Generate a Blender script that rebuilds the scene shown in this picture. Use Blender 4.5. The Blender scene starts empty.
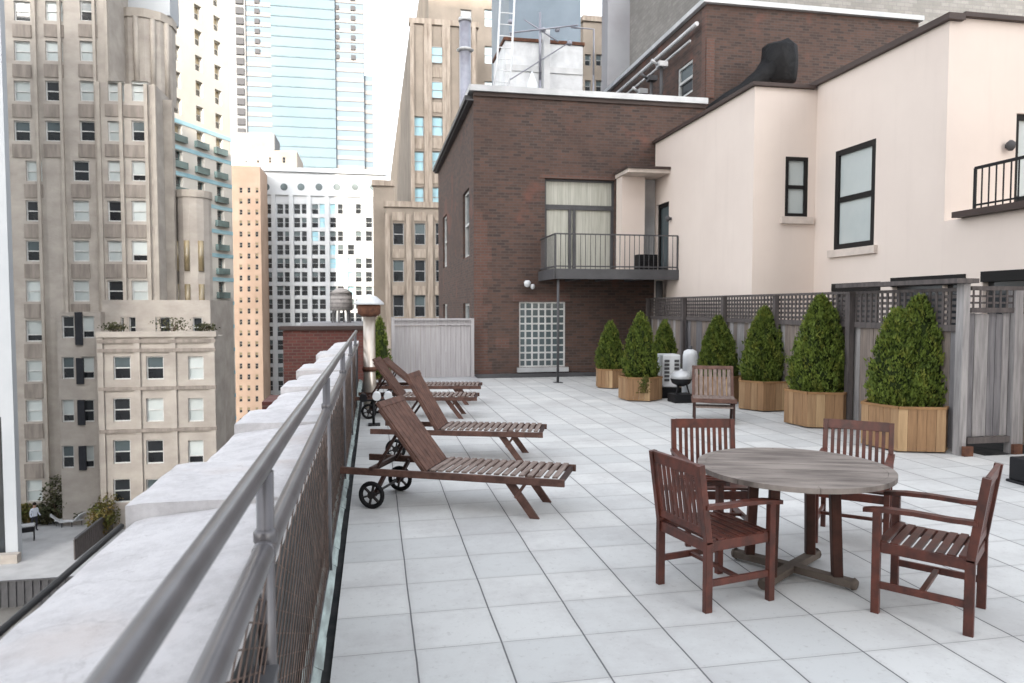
import bpy, bmesh, math, random
from mathutils import Vector, Matrix
from math import sin, cos, pi, radians as R
random.seed(7)
S = bpy.context.scene
COL = S.collection

# ------------------------------------------------------------------ camera
F_PX, YAW, PIT, EYE = 720.0, R(10.9), R(2.75), 1.8
cd = bpy.data.cameras.new('camera'); cam = bpy.data.objects.new('camera', cd); COL.objects.link(cam)
cam.location = (0, 0, EYE); cam.rotation_euler = (R(90) - PIT, 0, -YAW)
cd.sensor_width = 36; cd.lens = F_PX / 1024 * 36; cd.clip_start = .05; cd.clip_end = 3000
S.camera = cam
cd.dof.use_dof = True; cd.dof.focus_distance = 5.5; cd.dof.aperture_fstop = 4.0
S.render.resolution_x, S.render.resolution_y = 1024, 683

# ------------------------------------------------------------------ light
SUN_EL, SUN_ROT = R(20), R(191)
w = bpy.data.worlds.new('World'); S.world = w; w.use_nodes = True
nt = w.node_tree; bg = nt.nodes['Background']
sky = nt.nodes.new('ShaderNodeTexSky'); sky.sky_type = 'NISHITA'; sky.sun_disc = False
sky.sun_elevation = SUN_EL; sky.sun_rotation = SUN_ROT
sky.air_density = 1.0; sky.dust_density = 4.0; sky.ozone_density = 1.0
hs = nt.nodes.new('ShaderNodeHueSaturation'); hs.inputs['Saturation'].default_value = .27
nt.links.new(sky.outputs[0], hs.inputs['Color']); nt.links.new(hs.outputs[0], bg.inputs['Color'])
bg.inputs['Strength'].default_value = .15
ld = bpy.data.lights.new('sun', 'SUN'); ld.energy = 2.0; ld.angle = R(.6); ld.color = (1, .86, .68)
sun = bpy.data.objects.new('sun', ld); COL.objects.link(sun)
sd = Vector((sin(SUN_ROT) * cos(SUN_EL), cos(SUN_ROT) * cos(SUN_EL), sin(SUN_EL)))
sun.rotation_euler = sd.to_track_quat('Z', 'Y').to_euler(); sun.location = (0, -20, 60)
S.view_settings.view_transform = 'Standard'; S.view_settings.look = 'None'
S.view_settings.exposure = 2.4; S.view_settings.gamma = 1
S.render.engine = 'CYCLES'
S.render.filter_size = 2.0

# ------------------------------------------------------------------ pixel -> place on a plane of the real site
FW = Vector((sin(YAW) * cos(PIT), cos(YAW) * cos(PIT), -sin(PIT)))
RT = Vector((cos(YAW), -sin(YAW), 0)); UP = RT.cross(FW)
EYEV = Vector((0, 0, EYE))
def ray(px, py): return FW + RT * ((px - 512) / F_PX) + UP * ((341.5 - py) / F_PX)
def atY(px, py, y): r = ray(px, py); return EYEV + r * (y / r.y)
def atX(px, py, x): r = ray(px, py); return EYEV + r * (x / r.x)
def atZ(px, py, z=0): r = ray(px, py); return EYEV + r * ((z - EYE) / r.z)

# ------------------------------------------------------------------ materials
def nodes(m): m.use_nodes = True; return m.node_tree, m.node_tree.nodes, m.node_tree.links, m.node_tree.nodes['Principled BSDF']
def mix(nt, a, b, fac, mode='MIX'):
    n = nt.nodes.new('ShaderNodeMix'); n.data_type = 'RGBA'; n.blend_type = mode
    for k, v in ((6, a), (7, b), (0, fac)):
        if hasattr(v, 'is_output'): nt.links.new(v, n.inputs[k])
        elif k == 0: n.inputs[0].default_value = v
        else: n.inputs[k].default_value = (*v, 1)
    return n.outputs[2]
def noise(nt, scale, vec=None, detail=5, stretch=None, rough=.6):
    n = nt.nodes.new('ShaderNodeTexNoise'); n.inputs['Scale'].default_value = scale; n.inputs['Detail'].default_value = detail
    n.inputs['Roughness'].default_value = rough
    tc = nt.nodes.new('ShaderNodeTexCoord'); src = tc.outputs['Object']
    if stretch:
        mp = nt.nodes.new('ShaderNodeMapping'); mp.inputs['Scale'].default_value = stretch
        nt.links.new(src, mp.inputs[0]); src = mp.outputs[0]
    nt.links.new(vec or src, n.inputs['Vector']); return n.outputs['Fac']
def ramp(nt, fac, lo, hi, a=0., b=1.):
    n = nt.nodes.new('ShaderNodeMapRange'); n.inputs[1].default_value = lo; n.inputs[2].default_value = hi
    n.inputs[3].default_value = a; n.inputs[4].default_value = b
    nt.links.new(fac, n.inputs[0]); return n.outputs[0]
def bump(nt, bs, h, st=.3, dist=.01):
    n = nt.nodes.new('ShaderNodeBump'); n.inputs['Strength'].default_value = st; n.inputs['Distance'].default_value = dist
    nt.links.new(h, n.inputs['Height']); nt.links.new(n.outputs[0], bs.inputs['Normal'])
def mk(name, c, c2=None, rough=.7, metal=0, sc=3, det=5, stretch=None, lo=.35, hi=.65, bst=0, bsc=None, bd=.01, spec=None, rnd=0):
    m = bpy.data.materials.new(name); t, n, l, b = nodes(m)
    b.inputs['Roughness'].default_value = rough; b.inputs['Metallic'].default_value = metal
    b.inputs['Specular IOR Level'].default_value = spec if spec is not None else (.5 if rough < .5 or metal else .22)
    c2 = c2 or tuple(x * .78 for x in c)
    f = noise(t, sc, detail=det, stretch=stretch)
    o = mix(t, c, c2, ramp(t, f, lo, hi))
    if rnd:
        oi = n.new('ShaderNodeObjectInfo'); h = n.new('ShaderNodeHueSaturation')
        l.new(ramp(t, oi.outputs['Random'], 0, 1, 1 - rnd, 1 + rnd), h.inputs['Value']); l.new(o, h.inputs['Color']); o = h.outputs[0]
    l.new(o, b.inputs['Base Color'])
    if bst: bump(t, b, noise(t, bsc or sc * 4, detail=4, stretch=stretch), bst, bd)
    return m
def brick_mat(name, c1, c2, mortar, bw=.21, bh=.07, ms=.011, patch=None, sc=1):
    m = bpy.data.materials.new(name); t, n, l, b = nodes(m); b.inputs['Roughness'].default_value = .85
    tc = n.new('ShaderNodeTexCoord'); sx = n.new('ShaderNodeSeparateXYZ'); l.new(tc.outputs['Object'], sx.inputs[0])
    ad = n.new('ShaderNodeMath'); ad.operation = 'ADD'; l.new(sx.outputs[0], ad.inputs[0]); l.new(sx.outputs[1], ad.inputs[1])
    cb = n.new('ShaderNodeCombineXYZ'); l.new(ad.outputs[0], cb.inputs[0]); l.new(sx.outputs[2], cb.inputs[1])
    br = n.new('ShaderNodeTexBrick'); l.new(cb.outputs[0], br.inputs['Vector'])
    br.inputs['Scale'].default_value = sc; br.inputs['Brick Width'].default_value = bw; br.inputs['Row Height'].default_value = bh
    br.inputs['Mortar Size'].default_value = ms; br.inputs['Mortar Smooth'].default_value = .3
    br.inputs['Color1'].default_value = (*c1, 1); br.inputs['Color2'].default_value = (*c2, 1); br.inputs['Mortar'].default_value = (*mortar, 1)
    br.inputs['Bias'].default_value = -.1
    o = mix(t, br.outputs['Color'], tuple(x * .55 for x in c1), ramp(t, noise(t, .6, detail=6), .45, .75, 0, .6))
    if patch: o = mix(t, o, patch, ramp(t, noise(t, .9, detail=3), .58, .68, 0, .55))
    o = mix(t, o, (1.25, 1.2, 1.15), ramp(t, noise(t, 9, detail=3), .3, .8, 0, 1), 'MULTIPLY')
    l.new(o, b.inputs['Base Color']); bump(t, b, br.outputs['Fac'], -.5, .01)
    return m
def glass_mat(name, c, rough=.08, c2=None, sc=.4):
    m = mk(name, c, c2 or tuple(x * .5 for x in c), rough=rough, sc=sc, det=2, spec=.8); return m

M = {}
M['stone_left'] = mk('grey_beige_brick', (.43, .395, .355), (.32, .29, .26), .9, sc=.5, det=10, stretch=(1,1,1.6), bst=.4, bsc=3, bd=.05)
M['stone_spandrel'] = mk('weathered_spandrel', (.30, .265, .235), (.2, .175, .155), .9, sc=1.2, det=6, stretch=(3, 3, .5))
M['stone_trim'] = mk('pale_stone_trim', (.42, .38, .335), (.32, .29, .255), .85, sc=.8)
M['deco'] = mk('tan_brick', (.265, .23, .195), (.19, .165, .14), .9, sc=.3, det=7, bst=.3, bsc=3, bd=.05)
M['deco_trim'] = mk('tan_terracotta', (.33, .29, .25), (.20, .165, .135), .85, sc=1.2, stretch=(3, 3, .4))
M['white_far'] = mk('white_masonry', (.42, .44, .46), (.36, .385, .41), .8, sc=.2)
M['white_condo'] = mk('white_concrete', (.50, .49, .46), (.44, .43, .4), .8, sc=.2)
M['orange_far'] = mk('orange_brick', (.44, .325, .25), (.36, .26, .195), .9, sc=.2)
M['pale_far'] = mk('cream_masonry', (.36, .31, .26), (.3, .26, .22), .9, sc=.2)
M['grey_far'] = mk('grey_stucco', (.24, .25, .27), (.2, .2, .22), .85, sc=.2)
M['lt_stone'] = brick_mat('light_grey_brick', (.2, .196, .19), (.15, .147, .14), (.14, .14, .14), .6, .25, .02)
M['glass_tower'] = mk('pale_blue_curtain_wall', (.080, .107, .132), (.062, .094, .122), .6, sc=.03, spec=.2)
M['glass_line'] = mk('pale_blue_mullion', (.085, .125, .14), None, .8, sc=.3, spec=.2)
M['pale_strip'] = mk('pale_grey_strip', (.16, .165, .17), None, .8, sc=.3, spec=.2)
M['band'] = mk('pale_pink_band', (.150, .145, .148), (.125, .122, .125), .8, sc=.3, spec=.2)
M['balc_dark'] = mk('dark_balcony', (.028, .030, .036), None, .6)
M['g_dark'] = glass_mat('dark_window_glass', (.035, .04, .045))
M['g_mid'] = glass_mat('grey_window_glass', (.10, .13, .14), .15)
M['g_blue'] = glass_mat('sky_blue_glass', (.22, .40, .48), .15, (.3, .48, .55))
M['g_teal'] = glass_mat('teal_glass', (.13, .19, .19), .2)
M['g_gold'] = glass_mat('gold_reflection_glass', (.30, .24, .14), .2)  # gold sun reflections painted into the glass colour
M['blind'] = mk('pale_window_blind', (.50, .54, .53), (.40, .45, .45), .5, sc=.7, spec=.6, rnd=.15)
M['curtain'] = mk('cream_curtain_reflection', (.50, .50, .445), (.36, .36, .31), .8, sc=6, stretch=(4, 4, .2))  # curtain colour, paled to carry the reflection on the panes
M['frame_w'] = mk('white_window_frame', (.6, .61, .6), None, .5)
M['frame_g'] = mk('grey_window_frame', (.3, .31, .32), None, .5)
M['frame_k'] = mk('black_window_frame', (.014, .013, .013), None, .55)
M['brick'] = brick_mat('dark_brown_brick', (.092, .052, .040), (.038, .028, .025), (.080, .064, .058), patch=(.15, .062, .045), ms=.009)
M['brick_red'] = brick_mat('red_brick', (.12, .038, .03), (.075, .026, .022), (.11, .07, .06), bh=.08)
M['brick_hot'] = brick_mat('orange_red_brick_trim', (.12, .060, .046), (.085, .044, .036), (.10, .08, .07))
M['coping'] = mk('grey_metal_coping', (.55, .56, .57), (.42, .43, .44), .45, metal=.2, sc=2)
M['peach'] = mk('peach_stucco', (.735, .645, .58), (.69, .60, .54), .9, sc=.5, det=6, bst=.15, bsc=60, bd=.003)
M['peach_trim'] = mk('cream_stucco_sill', (.66, .58, .52), None, .85)
M['dark_coping'] = mk('dark_bronze_coping', (.07, .05, .045), None, .5, sc=2)
M['black'] = mk('black_metal', (.014, .014, .016), None, .55)
M['dkgrey'] = mk('dark_grey_metal', (.09, .09, .095), None, .5)
M['rail'] = mk('grey_painted_steel', (.125, .12, .126), (.085, .082, .086), .33, metal=.35, sc=5, det=8, lo=.4, hi=.7, bst=.1, bsc=60, bd=.002)
M['mesh'] = mk('rusty_brown_wire', (.15, .10, .078), (.06, .042, .034), .6, metal=.3, sc=8)
M['mint'] = mk('mint_flashing', (.42, .50, .48), (.22, .25, .24), .7, sc=4, det=8, stretch=(6, 1, 1))
M['gutter'] = mk('dark_roof_membrane', (.035, .04, .042), (.08, .08, .08), .8, sc=5, det=8)
M['white_metal'] = mk('white_enamel', (.72, .74, .76), None, .4, rnd=.05)
M['bluegrey'] = mk('blue_grey_sheet_metal', (.17, .215, .26), (.13, .17, .21), .45, metal=.2, sc=.7)
M['lilac'] = mk('galvanised_flue', (.33, .34, .39), (.25, .25, .29), .35, metal=.4, sc=2)
M['steel'] = mk('stainless_flue', (.60, .55, .50), (.45, .38, .30), .3, metal=.6, sc=6, det=6, stretch=(1, 1, .3))
M['rust'] = mk('rusty_iron', (.075, .035, .026), (.16, .075, .045), .8, sc=12)
M['plastic_k'] = mk('black_tarp', (.008, .008, .009), None, .6, sc=8, bst=.8, bsc=6, bd=.05)
M['wood_grey'] = mk('weathered_grey_timber', (.33, .315, .31), (.20, .19, .19), .85, sc=3, det=8, stretch=(8, 8, .6), bst=.3, bsc=12, rnd=.1)
M['wood_grey_b'] = mk('brown_grey_timber', (.25, .205, .175), (.14, .12, .11), .85, sc=3, det=8, stretch=(8, 8, .6), bst=.3, bsc=12)
M['wood_grey_c'] = mk('blue_grey_timber', (.20, .193, .20), (.12, .115, .12), .85, sc=3, det=8, stretch=(8, 8, .6), bst=.3, bsc=12)
M['wood_dark'] = mk('dark_weathered_timber', (.075, .066, .066), (.12, .105, .10), .85, sc=3, det=8, stretch=(6, 6, 1))
M['wood_screen'] = mk('pale_grey_timber', (.40, .385, .39), (.31, .295, .30), .85, sc=3, det=8, stretch=(8, 8, .4))
M['cedar'] = mk('cedar_planter_board', (.38, .245, .135), (.25, .155, .085), .75, sc=3, det=8, stretch=(9, 9, .7), lo=.3, hi=.7, bst=.3, bsc=10)
M['cedar_b'] = mk('orange_cedar_board', (.32, .19, .10), (.20, .12, .065), .75, sc=3, det=8, stretch=(9, 9, .7), lo=.3, hi=.7, bst=.3, bsc=10)
M['cedar_c'] = mk('pale_cedar_board', (.47, .32, .18), (.33, .22, .12), .75, sc=3, det=8, stretch=(9, 9, .7), lo=.3, hi=.7, bst=.3, bsc=10)
M['cedar_gap'] = mk('cedar_corner', (.30, .17, .08), None, .8, sc=4)
M['mahog'] = mk('red_brown_hardwood', (.115, .030, .018), (.048, .015, .010), .42, sc=4, det=7, stretch=(3, 3, 2), bst=.15, bsc=40, bd=.002, rnd=.1)
M['lounger'] = mk('weathered_brown_teak', (.145, .080, .062), (.075, .042, .034), .65, sc=5, det=7, stretch=(2, 2, 2), bst=.2, bsc=30, bd=.002, rnd=.12)
M['lounger_top'] = mk('sun_bleached_teak_slat', (.27, .215, .19), (.15, .11, .092), .7, sc=5, det=7, stretch=(8, 1, 2))
M['lounger_dark'] = mk('dark_teak', (.055, .03, .026), None, .6, sc=4)
M['table_leg'] = mk('dark_red_brown_table_leg', (.085, .034, .024), (.04, .02, .015), .55, sc=6)
M['table'] = mk('silvered_teak_tabletop', (.26, .225, .20), (.11, .092, .082), .5, sc=1.8, det=10, stretch=(1, 5, 1), lo=.36, hi=.62, bst=.3, bsc=8, bd=.003)
M['table_base'] = mk('dark_weathered_teak', (.085, .065, .052), (.14, .115, .095), .7, sc=5, det=7)
M['tyre'] = mk('black_rubber', (.007, .007, .008), None, .7)
M['hub'] = mk('dark_wheel_hub', (.025, .022, .022), None, .5)
M['leaf'] = mk('arborvitae_leaf', (.135, .18, .028), (.06, .092, .016), .65, sc=7, det=4, spec=.25, rnd=.1)
M['leaf_y'] = mk('yellow_green_leaf', (.17, .19, .033), (.10, .125, .022), .65, sc=7, det=4)
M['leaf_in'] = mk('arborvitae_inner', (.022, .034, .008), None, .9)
M['leaf_b'] = mk('dull_green_leaf', (.06, .09, .02), (.16, .10, .035), .7, sc=1.5)
M['leaf_far'] = mk('roof_garden_leaf', (.05, .06, .03), (.09, .08, .045), .8, sc=1)
M['bark'] = mk('brown_bark', (.10, .07, .05), None, .9, sc=10)
M['asphalt'] = mk('asphalt', (.05, .05, .052), None, .9, sc=.5)
M['conc'] = mk('pale_concrete_deck', (.42, .42, .42), (.35, .35, .35), .9, sc=1.2, det=6)
M['roofing'] = mk('grey_roofing', (.18, .18, .18), None, .9, sc=1)
M['skin'] = mk('skin', (.45, .27, .2), None, .6)
M['cloth_w'] = mk('white_cloth', (.62, .66, .74), None, .8)
M['cloth_k'] = mk('dark_trousers', (.02, .02, .03), None, .9)
M['hair'] = mk('dark_hair', (.03, .02, .015), None, .8)
# white painted parapet with stains, cracks and peeling
m = bpy.data.materials.new('white_weathered_coping'); t, n, l, b = nodes(m); b.inputs['Roughness'].default_value = .75
c = mix(t, (.66, .645, .65), (.53, .515, .52), ramp(t, noise(t, 3.5, detail=12, rough=.8), .42, .58))
c = mix(t, c, (.40, .38, .38), ramp(t, noise(t, 11, detail=12, rough=.9), .55, .60, 0, .6))
c = mix(t, c, (.45, .43, .43), ramp(t, noise(t, 2.6, detail=10, stretch=(1, .45, 1), rough=.7), .56, .66, 0, .55))
c = mix(t, c, (.52, .43, .38), ramp(t, noise(t, 1.1, detail=4), .56, .66, 0, .4))
vo = n.new('ShaderNodeTexVoronoi'); vo.feature = 'DISTANCE_TO_EDGE'; vo.inputs['Scale'].default_value = .9
tc = n.new('ShaderNodeTexCoord'); nz = n.new('ShaderNodeTexNoise'); nz.inputs['Scale'].default_value = 3; nz.inputs['Detail'].default_value = 6
l.new(tc.outputs['Object'], nz.inputs['Vector'])
vm = n.new('ShaderNodeVectorMath'); vm.operation = 'MULTIPLY_ADD'; vm.inputs[1].default_value = (.5, .5, .5)
l.new(nz.outputs['Color'], vm.inputs[0]); l.new(tc.outputs['Object'], vm.inputs[2]); l.new(vm.outputs[0], vo.inputs['Vector'])
c = mix(t, c, (.3, .28, .28), ramp(t, vo.outputs['Distance'], .001, .006, .22, 0))
l.new(c, b.inputs['Base Color']); bump(t, b, noise(t, 22, detail=12, rough=.9), .7, .015); M['parapet'] = m
# paving: 0.46 m concrete pavers, dark joints, each slab its own tone
m = bpy.data.materials.new('concrete_pavers'); t, n, l, b = nodes(m); b.inputs['Roughness'].default_value = .8
tc = n.new('ShaderNodeTexCoord'); sx = n.new('ShaderNodeSeparateXYZ'); l.new(tc.outputs['Object'], sx.inputs[0])
def mth(op, a, bb=None):
    k = n.new('ShaderNodeMath'); k.operation = op
    for i, v in enumerate((a, bb)):
        if v is None: continue
        if hasattr(v, 'is_output'): l.new(v, k.inputs[i])
        else: k.inputs[i].default_value = v
    return k.outputs[0]
TILE = .46
wob = mth('MULTIPLY', mth('SUBTRACT', noise(t, 1.7, detail=2), .5), .012)
ux = mth('DIVIDE', mth('ADD', mth('SUBTRACT', sx.outputs[0], .2), wob), TILE); uy = mth('DIVIDE', mth('ADD', mth('SUBTRACT', sx.outputs[1], 3.73), wob), TILE)
def joint(u, wd):
    f = mth('FRACT', u); d = mth('MINIMUM', f, mth('SUBTRACT', 1, f))
    return ramp(t, d, wd * .55, wd * 1.3, 1, 0)
jx, jy = joint(ux, .0105), joint(uy, .0065)
cbn = n.new('ShaderNodeCombineXYZ'); l.new(mth('FLOOR', ux), cbn.inputs[0]); l.new(mth('FLOOR', uy), cbn.inputs[1])
wn = n.new('ShaderNodeTexWhiteNoise'); wn.noise_dimensions = '3D'; l.new(cbn.outputs[0], wn.inputs['Vector'])
c = mix(t, (.50, .508, .50), (.60, .602, .585), wn.outputs['Value'])
c = mix(t, c, (.40, .39, .385), ramp(t, noise(t, 1.0, detail=10, rough=.75), .46, .64, 0, .6))
c = mix(t, c, (.30, .29, .28), ramp(t, noise(t, 22, detail=8, rough=.8), .56, .66, 0, .5))
c = mix(t, c, (.36, .35, .34), ramp(t, mth('MAXIMUM', joint(ux, .06), joint(uy, .06)), 0, 1, 0, .18))
c = mix(t, c, (.14, .14, .145), mth('MULTIPLY', jy, .6)); c = mix(t, c, (.085, .085, .09), mth('MULTIPLY', jx, .9))
l.new(c, b.inputs['Base Color'])
hgt = mth('SUBTRACT', mth('MULTIPLY', noise(t, 40, detail=4), .15), mth('MAXIMUM', jx, jy)); bump(t, b, hgt, .5, .006)
M['pavers'] = m

# ------------------------------------------------------------------ mesh builder
class MB:
    def __init__(s): s.v = []; s.f = []; s.mi = []; s.sm = []
    def quad(s, pts, mi=0, sm=False):
        k = len(s.v); s.v += [tuple(p) for p in pts]; s.f.append(tuple(range(k, k + len(pts)))); s.mi.append(mi); s.sm.append(sm)
    def box(s, x0, y0, z0, x1, y1, z1, mi=0, T=None):
        if x0 > x1: x0, x1 = x1, x0
        if y0 > y1: y0, y1 = y1, y0
        if z0 > z1: z0, z1 = z1, z0
        P = [Vector(p) for p in ((x0, y0, z0), (x1, y0, z0), (x1, y1, z0), (x0, y1, z0), (x0, y0, z1), (x1, y0, z1), (x1, y1, z1), (x0, y1, z1))]
        if T: P = [T(p) if callable(T) else T @ p for p in P]
        k = len(s.v); s.v += [tuple(p) for p in P]
        for f in ((0, 3, 2, 1), (4, 5, 6, 7), (0, 1, 5, 4), (1, 2, 6, 5), (2, 3, 7, 6), (3, 0, 4, 7)):
            s.f.append(tuple(k + i for i in f)); s.mi.append(mi); s.sm.append(False)
    def bar(s, a, b, wd, ht, mi=0, upv=(0, 0, 1), c=.15):
        """rectangular bar from a to b with small chamfers"""
        a = Vector(a); b = Vector(b); d = (b - a).normalized(); u = Vector(upv)
        if abs(d.dot(u)) > .98: u = Vector((0, 1, 0))
        sd_ = d.cross(u).normalized(); u = sd_.cross(d).normalized()
        h, g = wd / 2, ht / 2; q = min(h, g) * c
        ring = [(-h + q, -g), (h - q, -g), (h, -g + q), (h, g - q), (h - q, g), (-h + q, g), (-h, g - q), (-h, -g + q)]
        k = len(s.v)
        for p in (a, b): s.v += [tuple(p + sd_ * x + u * y) for x, y in ring]
        for i in range(8):
            j = (i + 1) % 8; s.f.append((k + i, k + j, k + 8 + j, k + 8 + i)); s.mi.append(mi); s.sm.append(False)
        s.f.append(tuple(k + 7 - i for i in range(8))); s.f.append(tuple(k + 8 + i for i in range(8))); s.mi += [mi, mi]; s.sm += [False, False]
    def tube(s, pts, r, mi=0, n=12, cap=True, sm=True):
        pts = [Vector(p) for p in pts]; rs = r if isinstance(r, (list, tuple)) else [r] * len(pts)
        k = len(s.v); prev = None
        for i, p in enumerate(pts):
            d = (pts[min(i + 1, len(pts) - 1)] - pts[max(i - 1, 0)]).normalized()
            u = Vector((0, 0, 1)) if abs(d.z) < .9 else Vector((1, 0, 0))
            if prev is not None and abs(prev.dot(d)) < .9: u = prev
            a = d.cross(u).normalized(); bb = a.cross(d).normalized(); prev = bb
            for j in range(n):
                t_ = 2 * pi * j / n; s.v.append(tuple(p + (a * cos(t_) + bb * sin(t_)) * rs[i]))
        for i in range(len(pts) - 1):
            for j in range(n):
                j2 = (j + 1) % n
                s.f.append((k + i * n + j, k + i * n + j2, k + (i + 1) * n + j2, k + (i + 1) * n + j)); s.mi.append(mi); s.sm.append(sm)
        if cap:
            s.f.append(tuple(k + n - 1 - j for j in range(n))); s.f.append(tuple(k + (len(pts) - 1) * n + j for j in range(n)))
            s.mi += [mi, mi]; s.sm += [False, False]
    def lathe(s, cx, cy, prof, mi=0, n=20, sm=True):
        s.tube([(cx, cy, z + i * 1e-6) for i, (r, z) in enumerate(prof)], [max(r, .001) for r, z in prof], mi, n, True, sm)
    def prism(s, poly, z0, z1, mi=0):
        k = len(s.v); n = len(poly)
        s.v += [(x, y, z0) for x, y in poly] + [(x, y, z1) for x, y in poly]
        s.f.append(tuple(k + n - 1 - i for i in range(n))); s.f.append(tuple(k + n + i for i in range(n))); s.mi += [mi, mi]; s.sm += [False, False]
        for i in range(n):
            j = (i + 1) % n; s.f.append((k + i, k + j, k + n + j, k + n + i)); s.mi.append(mi); s.sm.append(False)
    def mesh(s, name, mats):
        me = bpy.data.meshes.new(name); me.from_pydata(s.v, [], s.f)
        for m_ in (mats if isinstance(mats, (list, tuple)) else [mats]): me.materials.append(M[m_] if isinstance(m_, str) else m_)
        me.polygons.foreach_set('material_index', s.mi); me.polygons.foreach_set('use_smooth', s.sm); me.update(); return me
    def build(s, name, mats, parent=None, bevel=0):
        o = bpy.data.objects.new(name, s.mesh(name, mats)); COL.objects.link(o)
        if parent: o.parent = parent
        if bevel:
            bv = o.modifiers.new('bevel', 'BEVEL'); bv.width = bevel; bv.segments = 2; bv.limit_method = 'ANGLE'
        return o
def tag(o, label, cat, group=None, kind=None):
    o['label'] = label; o['category'] = cat
    if group: o['group'] = group
    if kind: o['kind'] = kind
    return o
def thing(name, label, cat, loc=(0, 0, 0), rz=0, group=None):
    o = bpy.data.objects.new(name, None); COL.objects.link(o); o.location = loc; o.rotation_euler = (0, 0, rz)
    o.empty_display_size = .2
    return tag(o, label, cat, group)
KIDS = {}
def kids(o): return [c for c in COL.objects if c.parent == o]
def dup(root, loc, rz, label, group=None):
    r = root.copy(); COL.objects.link(r); r.location = loc; r.rotation_euler = (0, 0, rz); r['label'] = label
    if group: r['group'] = group
    for ch in kids(root):
        c_ = ch.copy(); COL.objects.link(c_); c_.parent = r
        for g in kids(ch):
            d = g.copy(); COL.objects.link(d); d.parent = c_
    return r
def struct(o): o['kind'] = 'structure'; return o

# ------------------------------------------------------------------ facades
class Fac:
    """a wall plane: origin, direction angle (0 = faces the viewer along -Y, -90 = faces -X)"""
    def __init__(s, ox, oy, ang=0): s.o = Vector((ox, oy, 0)); a = R(ang); s.u = Vector((cos(a), sin(a), 0)); s.w = Vector((sin(a), -cos(a), 0)); s.rz = a
    def P(s, u, w, z): return s.o + s.u * u + s.w * w + Vector((0, 0, z))
    def T(s): return lambda p: s.P(p.x, p.y, p.z)
def wall_sheet(mb, fa, u0, u1, z0, z1, ops, reveal=.3, mi=0, w=0.0):
    us = sorted({u0, u1, *[v for o in ops for v in (o[0], o[1])]}); zs = sorted({z0, z1, *[v for o in ops for v in (o[2], o[3])]})
    us = [v for v in us if u0 <= v <= u1]; zs = [v for v in zs if z0 <= v <= z1]
    for i in range(len(us) - 1):
        run = None
        for j in range(len(zs) - 1):
            cu, cz = (us[i] + us[i + 1]) / 2, (zs[j] + zs[j + 1]) / 2
            hole = any(o[0] < cu < o[1] and o[2] < cz < o[3] for o in ops)
            if not hole and run is None: run = zs[j]
            if hole and run is not None: mb.quad([fa.P(us[i], w, run), fa.P(us[i + 1], w, run), fa.P(us[i + 1], w, zs[j]), fa.P(us[i], w, zs[j])], mi); run = None
        if run is not None: mb.quad([fa.P(us[i], w, run), fa.P(us[i + 1], w, run), fa.P(us[i + 1], w, z1), fa.P(us[i], w, z1)], mi)
    for a, b_, c_, d in ops:
        for (p, q) in (((a, c_), (b_, c_)), ((b_, c_), (b_, d)), ((b_, d), (a, d)), ((a, d), (a, c_))):
            mb.quad([fa.P(p[0], w, p[1]), fa.P(p[0], w - reveal, p[1]), fa.P(q[0], w - reveal, q[1]), fa.P(q[0], w, q[1])], mi)
WC = {}
def win_mesh(wd, ht, style, frame='frame_w', name='window', fw=.07):
    """window unit centred on its opening: frame, meeting rail and glazing of its own depth; styles: sash, dark, blind, half, pair"""
    key = (round(wd, 2), round(ht, 2), style, frame, name)
    if key in WC: return WC[key]
    mb = MB(); a, h = wd / 2, ht / 2; f = min(fw, wd * .12)
    mats = {'dark': ('g_dark', 'g_dark'), 'blind': ('blind', 'blind'), 'half': ('blind', 'g_dark'), 'mid': ('g_mid', 'g_dark'), 'blue': ('g_blue', 'g_blue'),
            'gold': ('g_gold', 'g_dark'), 'teal': ('g_teal', 'g_teal'), 'curtain': ('curtain', 'curtain'), 'bluehalf': ('g_blue', 'g_mid')}[style]
    zm = 0 if style != 'half' else -h * .35
    for x0, x1, z0, z1 in ((-a, -a + f, -h, h), (a - f, a, -h, h), (-a + f, a - f, -h, -h + f), (-a + f, a - f, h - f, h), (-a + f, a - f, zm - f / 2, zm + f / 2)):
        mb.box(x0, -.06, z0, x1, 0, z1, 0)
    if wd > 1.5: mb.box(-f / 2, -.055, -h + f, f / 2, -.001, h - f, 0)
    mb.box(-a + f, -.012, zm, a - f, .02, h - f, 1); mb.box(-a + f, .0, -h + f, a - f, .03, zm, 2)
    WC[key] = mb.mesh(name, [frame, *mats]); return WC[key]
def put_windows(root, fa, wins, reveal=.2, frame='frame_w', cap=100):
    """wins: (u0,u1,z0,z1,style); the largest hundred are parts, the rest one stuff part"""
    if len(wins) > cap:
        order = sorted(wins, key=lambda q: -q[3]) if False else wins
        rest = order[cap:]; wins = order[:cap]
    else: rest = []
    for (u0, u1, z0, z1, st) in wins:
        o = bpy.data.objects.new('window', win_mesh(u1 - u0, z1 - z0, st, frame)); COL.objects.link(o)
        o.parent = root; p = fa.P((u0 + u1) / 2, -reveal + .03, (z0 + z1) / 2); o.location = p - root.location; o.rotation_euler = (0, 0, fa.rz)
    if rest:
        mb = MB(); names = []
        for (u0, u1, z0, z1, st) in rest:
            me = win_mesh(u1 - u0, z1 - z0, st, frame); k = len(mb.v); c_ = ((u0 + u1) / 2, (z0 + z1) / 2)
            idx = []
            for mt in me.materials:
                if mt.name not in names: names.append(mt.name)
                idx.append(names.index(mt.name))
            for v in me.vertices: mb.v.append(tuple(fa.P(c_[0] + v.co.x, -reveal + .03 - v.co.y, c_[1] + v.co.z) - root.location))
            for p in me.polygons: mb.f.append(tuple(k + i for i in p.vertices)); mb.mi.append(idx[p.material_index]); mb.sm.append(False)
        o = mb.build('windows', [bpy.data.materials[x] for x in names], root); o['kind'] = 'stuff'
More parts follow.
